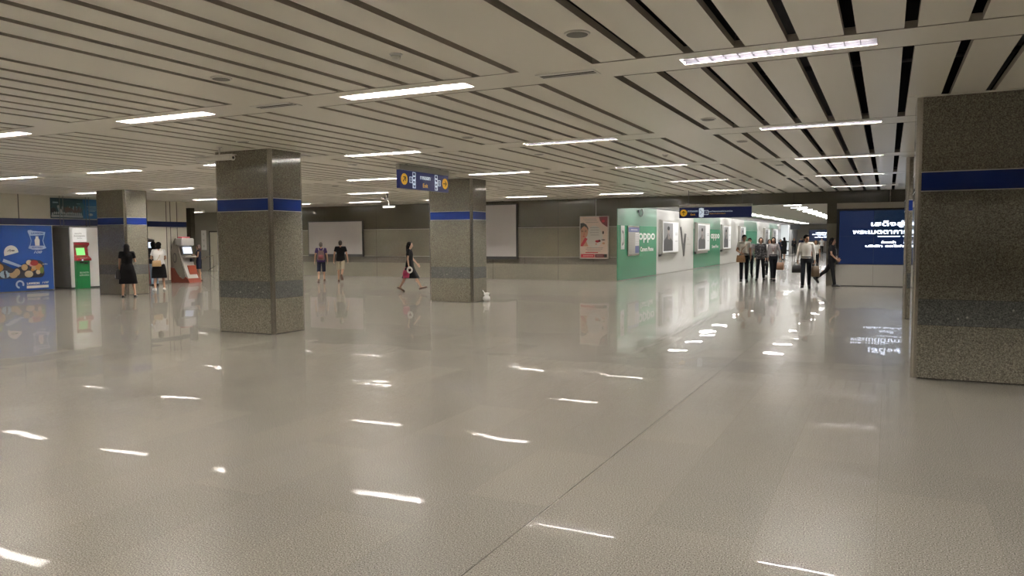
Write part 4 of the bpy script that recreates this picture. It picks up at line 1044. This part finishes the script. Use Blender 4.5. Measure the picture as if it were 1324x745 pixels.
    for hp_, kn, an, toe, heel, fdv, up in J:
        bm = BM(); sd = fdv.cross(up).normalized(); Rm = Matrix((sd, fdv, up)).transposed()
        c0 = heel.lerp(toe, .5); L_ = (toe-heel).length/2+.034*k
        pts = [(-.60,-.95),(.60,-.95),(.72,-.6),(.66,-.1),(1.0,.45),(.8,.85),(.3,1.0),(-.3,1.0),(-.8,.85),(-1.0,.45),(-.66,-.1),(-.72,-.6)]
        base = [Rm @ Vector((a*.052*k, b*L_, -.022*k)) + c0 for a, b in pts]; mid = [Rm @ Vector((a*.056*k, b*L_*1.02, .004)) + c0 for a, b in pts]
        topv = [Rm @ Vector((a*.046*k, b*L_*.95, (.066 if b < .1 and st != 'flat' else .036)*k)) + c0 for a, b in pts]
        rows = [[bm.verts.new(p) for p in row] for row in (base, mid, topv)]
        for a, b in zip(rows[:-1], rows[1:]):
            for i in range(12):
                f_ = bm.faces.new((a[i], a[(i+1)%12], b[(i+1)%12], b[i])); f_.smooth = True
        bm.faces.new(rows[0][::-1]); bm.faces.new(rows[-1])
        obj('shoe', bm, sm, t)
    M = Matrix.Translation((x, y, 0)) @ Matrix.Rotation(math.radians(face-90), 4, 'Z')
    out = {'root': t, 'M': M, 'k': k, 'hand': [M @ (a[2]+a[3]*.07*k) for a in A], 'wrist': [M @ a[2] for a in A], 'sh': [M @ p for p in sh], 'T': lambda y_, z_, x_=0.: M @ (T(y_*k, z_*k)+Vector((x_*k,0,0))),
           'Tl': lambda y_, z_, x_=0.: T(y_*k, z_*k)+Vector((x_*k,0,0))}
    return out
HANG = ((.14,.02,-1), (.05,.12,-1), 35)
SWF = ((.12,.38,-1), (.02,.75,-1), 40)
SWB = ((.14,-.42,-1), (.05,-.18,-1), 30)
BENT = ((.12,.05,-1), (-.35,.95,.15), 55)
HOLD = ((.14,.0,-1), (.03,.10,-1), 95)
STAND = (0, 2, 2, 0)
WF = (24, 4, 1, -8); WB = (-18, 14, 1, 32)

def handbag(name, label, loc, w, d, h, m, face=0, strap=None, handle=.12, cat='bag', sag=.85, hm=None):
    t = thing(name, label, cat, loc, math.radians(face))
    bm = BM(); loft(bm, [((0,0,0), w*.46, d*.40), ((0,0,h*.06), w*.5, d*.5), ((0,0,h*.55), w*.48, d*.5), ((0,0,h), w*.5*sag, d*.28)], 24, 0, 3.2); obj('pouch', bm, m, t)
    if handle:
        bm = BM(); path_tube(bm, [(w*.26*math.cos(a), 0, h*.96+handle*math.sin(a)) for a in [PI*i/10 for i in range(11)]], .008); obj('handle', bm, hm or m, t)
    return t
def strap(t, pts, m, r=.008):
    inv = t.matrix_basis.inverted() if False else (Matrix.Translation(t.location) @ Matrix.Rotation(t.rotation_euler.z, 4, 'Z')).inverted()
    bm = BM(); path_tube(bm, [inv @ Vector(p) for p in pts], r); obj('strap', bm, m, t)

BLKD = cloth('black', (.008,.0075,.009)); NAVY = cloth('navy', (.018,.022,.045)); WHT = cloth('white', (.84,.83,.82)); WHT2 = cloth('off_white', (.84,.82,.79))
TRO = cloth('charcoal_trousers', (.018,.020,.027)); JEAN = cloth('light_blue_denim', (.20,.28,.36)); PURP = cloth('purple', (.065,.035,.13)); SHORTB = cloth('beige_shorts', (.40,.35,.26))
PATT = cloth('grey_pattern', (.13,.12,.12)); STRI = cloth('pale_stripe', (.42,.38,.38)); GREYC = cloth('grey_lilac', (.30,.27,.27))
nt = PATT.node_tree; b = nt.nodes['Principled BSDF']; tc = nn(nt,'ShaderNodeTexCoord'); v = nn(nt,'ShaderNodeTexVoronoi'); v.inputs['Scale'].default_value = 16
nt.links.new(tc.outputs['Object'], v.inputs['Vector']); nt.links.new(ramp(nt, [(.15,(.30,.29,.29)),(.3,(.10,.095,.10)),(.6,(.05,.048,.05))], v.outputs['Distance']), b.inputs['Base Color'])
nt = STRI.node_tree; b = nt.nodes['Principled BSDF']; tc = nn(nt,'ShaderNodeTexCoord'); w_ = nn(nt,'ShaderNodeTexWave'); w_.inputs['Scale'].default_value = 9
nt.links.new(tc.outputs['Object'], w_.inputs['Vector']); nt.links.new(ramp(nt, [(.3,(.50,.46,.46)),(.6,(.27,.24,.25))], w_.outputs['Fac']), b.inputs['Base Color'])
SH_B = mat('shoe_black', (.012,.011,.011), .35); SH_W = mat('shoe_white', (.62,.60,.57), .5); SH_N = mat('shoe_brown', (.11,.055,.035), .5); LEATH = mat('bag_tan_leather', (.42,.24,.13), .5); LEATH2 = mat('bag_sand_leather', (.50,.34,.16), .5); BAGK = mat('bag_black', (.015,.015,.017), .4)

# left group
p = person('woman in a black dress standing with her back turned before the far left column', -20.95, 15.85, 140, 1.63, ((4,3,9,0),(0,2,5,0)), (((.22,.15,-1),(-.2,.9,.25),60), ((.15,.0,-1),(.05,.2,-1),80)), ('dress', BLKD, 'short'), ('dress', BLKD), ('shoulder', HAIR), (SH_B,'flat'), female=True, faceon=False, G=1.13)
q = p['hand'][1]
t = handbag('handbag', 'black handbag with a white patch hanging beside the woman at the far left column', (q.x-.02, q.y-.03, q.z-.24), .34, .15, .30, BAGK, 140, handle=.10)
bm = BM(); ell(bm, (.05,.072,.10), (.075,.016,.055)); ell(bm, (-.05,.068,.07), (.05,.014,.035)); obj('white_patch', bm, WHITE_M, t)
person('long-haired woman in a dark top and pale blue jeans at the dark red machine', -25.25, 20.25, 172, 1.70, ((2,2,3,0),(-3,4,3,0)), (BENT, ((.1,.0,-1),(-.3,.85,-.2),50)), ('loose', BLKD, 'long'), ('jeans', JEAN), ('long', HAIR), (SH_B,'low'), female=True, faceon=False, tuck=False)
p = person('woman in a white top and black skirt with her back turned, dark hair gathered up', -22.75, 18.45, 150, 1.66, ((2,2,6,0),(-2,2,5,0)), (((.20,.05,-1),(-.1,.8,-.2),50), ((.28,.10,-1),(-.2,.9,.0),60)), ('loose', WHT, 'short'), ('skirt', BLKD), ('bun', HAIR), (SH_W,'low'), female=True, faceon=False, tuck=False, G=1.12)
a = p['T'](-.185, .0, -.10)
t = handbag('shoulder_bag', 'small sand-coloured shoulder bag on the back of the woman in a white top', (a.x, a.y, a.z-.05), .30, .10, .21, LEATH2, 60, handle=0)
strap(t, [a+Vector((0,0,.15)), p['T'](-.16,.30,-.0), p['T'](-.09,.50,.07), p['T'](0,.53,.10)], LEATH2, .007)
person('girl in a dark blue dress standing at the right of the curved kiosk', -26.55, 23.55, 225, 1.56, ((3,2,3,0),(-3,3,3,0)), (((.2,.4,-.8),(-.1,1,.35),30), ((.15,.15,-1),(-.1,.9,-.1),50)), ('dress', NAVY, 'none'), ('dress', NAVY), ('long', mat('hair_dark_brown', (.05,.022,.015), .45)), (SH_N,'flat'), hem=.82, female=True, faceon=False, vox=.010)
# the two boys walking away
p = person('boy with a backpack over a purple T-shirt and navy shorts, walking away', -20.85, 24.7, 128, 1.62, ((14,6,2,-4),(-10,10,2,18)), (((.25,.10,-1),(.10,.25,-1),35), ((.25,-.12,-1),(.12,.05,-1),35)), ('loose', PURP, 'short'), ('shorts', NAVY), ('short', HAIRG), (SH_N,'low'), hem=1.14, faceon=False, tuck=False)
a = p['T'](-.22, .13)
t = thing('backpack', 'pinkish grey backpack worn by the boy in a purple T-shirt', 'backpack', a, math.radians(128-90))
BP = cloth('backpack_mauve', (.22,.14,.145)); BP2 = cloth('backpack_light', (.42,.36,.40))
bm = BM(); loft(bm, [((0,0,-.10), .12,.06), ((0,0,-.06), .145,.085), ((0,0,.12), .14,.09), ((0,.01,.26), .11,.07), ((0,.02,.30), .07,.04)], 22, 0, 2.8); pk = obj('pack', bm, BP, t)
bm = BM(); loft(bm, [((0,-.085,-.05), .10,.03), ((0,-.092,.08), .10,.035), ((0,-.085,.12), .08,.02)], 18, 0, 3); obj('pocket', bm, cloth('backpack_rose', (.28,.10,.11)), pk)
for s in (-1, 1):
    bm = BM(); path_tube(bm, [(s*.075,.05,.28),(s*.10,.10,.36),(s*.10,.20,.415),(s*.10,.33,.36),(s*.11,.37,.2)], .017); obj('strap', bm, BP2, t)
person('boy in a black T-shirt and beige shorts walking away, one foot lifted', -20.25, 25.2, 120, 1.70, ((-18,38,1,50),(4,3,1,0)), (((.28,.10,-1),(.12,.22,-1),35), ((.28,-.10,-1),(.12,.08,-1),35)), ('loose', BLKD, 'short'), ('shorts', SHORTB), ('short', mat('hair_dark', (.03,.022,.02), .5)), (SH_N,'low'), faceon=False, tuck=False)
# woman walking right in mid hall
p = person('woman in a black dress striding to the right in front of the back wall', -14.15, 21.15, 22, 1.66, ((30,2,1,-16),(-22,8,1,28)), (((.10,-.10,-1),(.05,.15,-1),75), ((.10,.25,-1),(.0,.75,-.9),40)), ('dress', BLKD, 'short'), ('dress', BLKD), ('shoulder', HAIR), (SH_N,'flat'), skin=SKIN2, female=True, headturn=0)
q = p['hand'][0]
t = thing('pink_bag', 'bright pink bag with a white ring, carried by the woman striding right', 'bag', (q.x-.10, q.y-.02, q.z-.32), math.radians(22)); t.name = 'carrier_bag'
bm = BM(); loft(bm, [((0,0,0), .10,.05), ((0,0,.14), .12,.055), ((0,0,.25), .09,.03)], 20, 0, 3); obj('pouch', bm, mat('bag_pink', (.50,.045,.14), .5), t)
bm = BM(); path_tube(bm, [(.07*math.cos(a), 0, .25+.09*math.sin(a)) for a in [PI*i/10 for i in range(11)]], .007); obj('handle', bm, mat('bag_pink', (.5,.05,.14)), t)
bm = BM(); path_tube(bm, [(.13+.075*math.cos(a), -.06, .26+.085*math.sin(a)) for a in [2*PI*i/16 for i in range(17)]], .028); obj('white_ring', bm, WHITE, t)
# people coming out of the corridor
def side_bag(name, label, p, hand, w, d, h, m, face, drop=.0, hd=.12, dx=0., cat='bag'):
    q = p['hand'][hand]
    return handbag(name, label, (q.x+dx, q.y, q.z-h-hd*.8-drop), w, d, h, m, face, handle=hd, cat=cat)
p = person('tall man in a white short-sleeved shirt leading the group from the corridor', -4.98, 30.55, 284, 1.82, ((10,4,1,-3),(-6,12,1,14)), (((.30,.10,-1),(-.45,.75,-.35),50), HANG), ('shirt', WHT, 'short'), ('trousers', TRO), ('short', HAIR), (SH_B,'low'), headturn=4)
a = p['T'](.15, -.10, .12)
t = handbag('shoulder_bag', 'tan shoulder bag at the hip of the tall man in a white shirt', (a.x, a.y-.02, a.z-.10), 0.34, .14, .27, LEATH, 8, handle=0)
strap(t, [a+Vector((0,0,.14)), p['T'](.16,.25,.10), p['T'](.12,.44,-.08), p['T'](0,.535,-.11)], LEATH, .010)
person('man in a pale shirt half hidden behind the tall man in white', -5.36, 34.3, 280, 1.72, (WF, WB), (HANG, HANG), ('shirt', GREYC, 'short'), ('trousers', TRO), ('short', HAIR), (SH_B,'low'), vox=.010)
p = person('woman in a grey patterned cardigan and dark trousers, second from the left in the group', -4.60, 32.2, 276, 1.72, ((3,3,3,0),(-3,5,3,0)), (HANG, HOLD), ('loose', PATT, 'long'), ('trousers', TRO), ('tail', HAIR), (SH_B,'low'), female=True, tuck=False)
side_bag('handbag', 'small black handbag in the hand of the woman in a patterned cardigan', p, 1, .22, .10, .16, BAGK, 0)
person('person in a white shirt walking behind, between the two women of the group', -4.75, 35.9, 276, 1.66, (WF, WB), (HANG, HANG), ('shirt', WHT, 'short'), ('trousers', TRO), ('shoulder', HAIR), (SH_B,'low'), female=True, vox=.012)
p = person('woman in a pale striped shirt and tight dark trousers carrying a paper carrier', -4.12, 32.3, 274, 1.72, ((6,3,-4,-4),(-2,6,-4,6)), (HANG, ((.30,.05,-1),(.12,.15,-1),95)), ('shirt', STRI, 'long'), ('trousers', TRO), ('shoulder', HAIR), (SH_B,'flat'), female=True)
bm = BM(); path_tube(bm, [p['Tl'](.03,.53,.06), p['Tl'](.12,.42,.05), p['Tl'](.138,.22,0), p['Tl'](.12,.42,-.05), p['Tl'](.03,.53,-.06)], .006); obj('lanyard', bm, cloth('lanyard_red', (.25,.05,.05)), p['root'])
bm = BM(); c0 = p['Tl'](.145,.19,0); box(bm, c0.x-.035, c0.x+.035, c0.y, c0.y+.006, c0.z-.05, c0.z+.04); obj('badge', bm, WHITE_M, p['root'])
side_bag('carrier_bag', 'soft reddish tan carrier bag held by the woman in a striped shirt', p, 1, .30, .16, .30, mat('bag_paper_rust', (.38,.22,.14), .6), 0, hd=.16)
p = person('man in a white long-sleeved shirt carrying a bag in each hand', -2.42, 27.15, 276, 1.79, ((16,3,1,-6),(-12,14,1,26)), (((.22,.05,-1),(.08,.10,-1),95), ((.20,-.05,-1),(.08,.05,-1),95)), ('shirt', WHT2, 'long'), ('trousers', TRO), ('short', HAIR), (SH_B,'low'), headturn=35, vox=.007)
side_bag('briefcase', 'dark briefcase in the hand of the man in front of the video wall', p, 0, .34, .11, .26, mat('bag_charcoal', (.035,.033,.035), .5), -10, hd=.10, dx=-.01)
side_bag('carrier_bag', 'brown tote bag in the other hand of the man in front of the video wall', p, 1, .27, .14, .36, mat('bag_brown_tote', (.20,.14,.09), .6), 20, hd=.14, dx=.03)
person('woman in white seen over the shoulder of the man with two bags', -3.20, 40.8, 275, 1.60, (WF, WB), (HANG, HANG), ('shirt', WHT, 'short'), ('trousers', TRO), ('shoulder', HAIR), (SH_B,'low'), female=True, vox=.012)
p = person('woman in a black shirt and black trousers passing in front of the video wall edge', -1.74, 28.95, 350, 1.70, ((10,2,1,-2),(-30,22,1,50)), (((.14,.10,-1),(-.25,.70,-.75),50), ((.14,-.02,-1),(-.3,.75,-.60),50)), ('loose', BLKD, 'short'), ('trousers', BLKD), ('shoulder', HAIR), (SH_B,'low'), female=True, tuck=False, vox=.007)
bm = BM(); path_tube(bm, [p['Tl'](.0,.53,.06), p['Tl'](.14,.40,.04), p['Tl'](.16,.16,0), p['Tl'](.14,.40,-.04), p['Tl'](.0,.53,-.06)], .005); obj('lanyard', bm, cloth('lanyard_grey', (.3,.28,.26)), p['root'])
bm = BM(); c0 = p['Tl'](.165,.13,0); box(bm, c0.x-.035, c0.x+.035, c0.y, c0.y+.006, c0.z-.05, c0.z+.04); obj('badge', bm, WHITE_M, p['root'])
# far down the corridor
person('person in long black clothes far behind the group, back turned', -7.30, 63.5, 130, 1.76, ((6,2,1,0),(-6,4,1,6)), (HANG, BENT), ('loose', BLKD, 'long'), ('dress', BLKD), ('long', HAIR), (SH_B,'low'), female=True, faceon=False, vox=.014, tuck=False)
person('person in dark clothes just left of the one in long black clothes', -7.75, 65.0, 280, 1.62, (WF, WB), (HANG, BENT), ('loose', NAVY, 'long'), ('trousers', BLKD), ('shoulder', HAIR), (SH_B,'low'), female=True, faceon=False, vox=.016, tuck=False)
person('left of the distant pair in dark clothes down the corridor', -8.75, 84.5, 276, 1.70, (WF, WB), (HANG, BENT), ('loose', BLKD, 'long'), ('trousers', BLKD), ('shoulder', HAIR), (SH_B,'low'), female=True, faceon=False, vox=.016, tuck=False)
person('right of the distant pair in dark clothes down the corridor', -8.15, 85.6, 276, 1.74, (WB, WF), (HANG, HANG), ('loose', NAVY, 'long'), ('trousers', BLKD), ('short', HAIR), (SH_B,'low'), faceon=False, vox=.016, tuck=False)
person('distant person in white top and black trousers near the far video wall', -6.45, 90, 276, 1.68, (WF, WB), (HANG, HANG), ('loose', WHT, 'short'), ('trousers', BLKD), ('short', HAIR), (SH_B,'low'), faceon=False, vox=.016, tuck=False)

# ------------------------------------------------------------------ world and view
w = bpy.data.worlds.new('world'); bpy.context.scene.world = w; w.use_nodes = True
w.node_tree.nodes['Background'].inputs[0].default_value = (.02,.02,.02,1); w.node_tree.nodes['Background'].inputs[1].default_value = .3
sc = bpy.context.scene
sc.view_settings.view_transform = 'Standard'; sc.view_settings.look = 'None'; sc.view_settings.gamma = 1; sc.view_settings.exposure = 1.78
sc.view_settings.use_curve_mapping = False
cy = sc.cycles
cy.use_denoising = True
try: cy.denoiser = 'OPENIMAGEDENOISE'
except Exception: pass
cy.max_bounces = 8; cy.diffuse_bounces = 5; cy.glossy_bounces = 5; cy.transmission_bounces = 2
cy.sample_clamp_indirect = 12; cy.caustics_reflective = False; cy.caustics_refractive = False
cy.use_light_tree = True
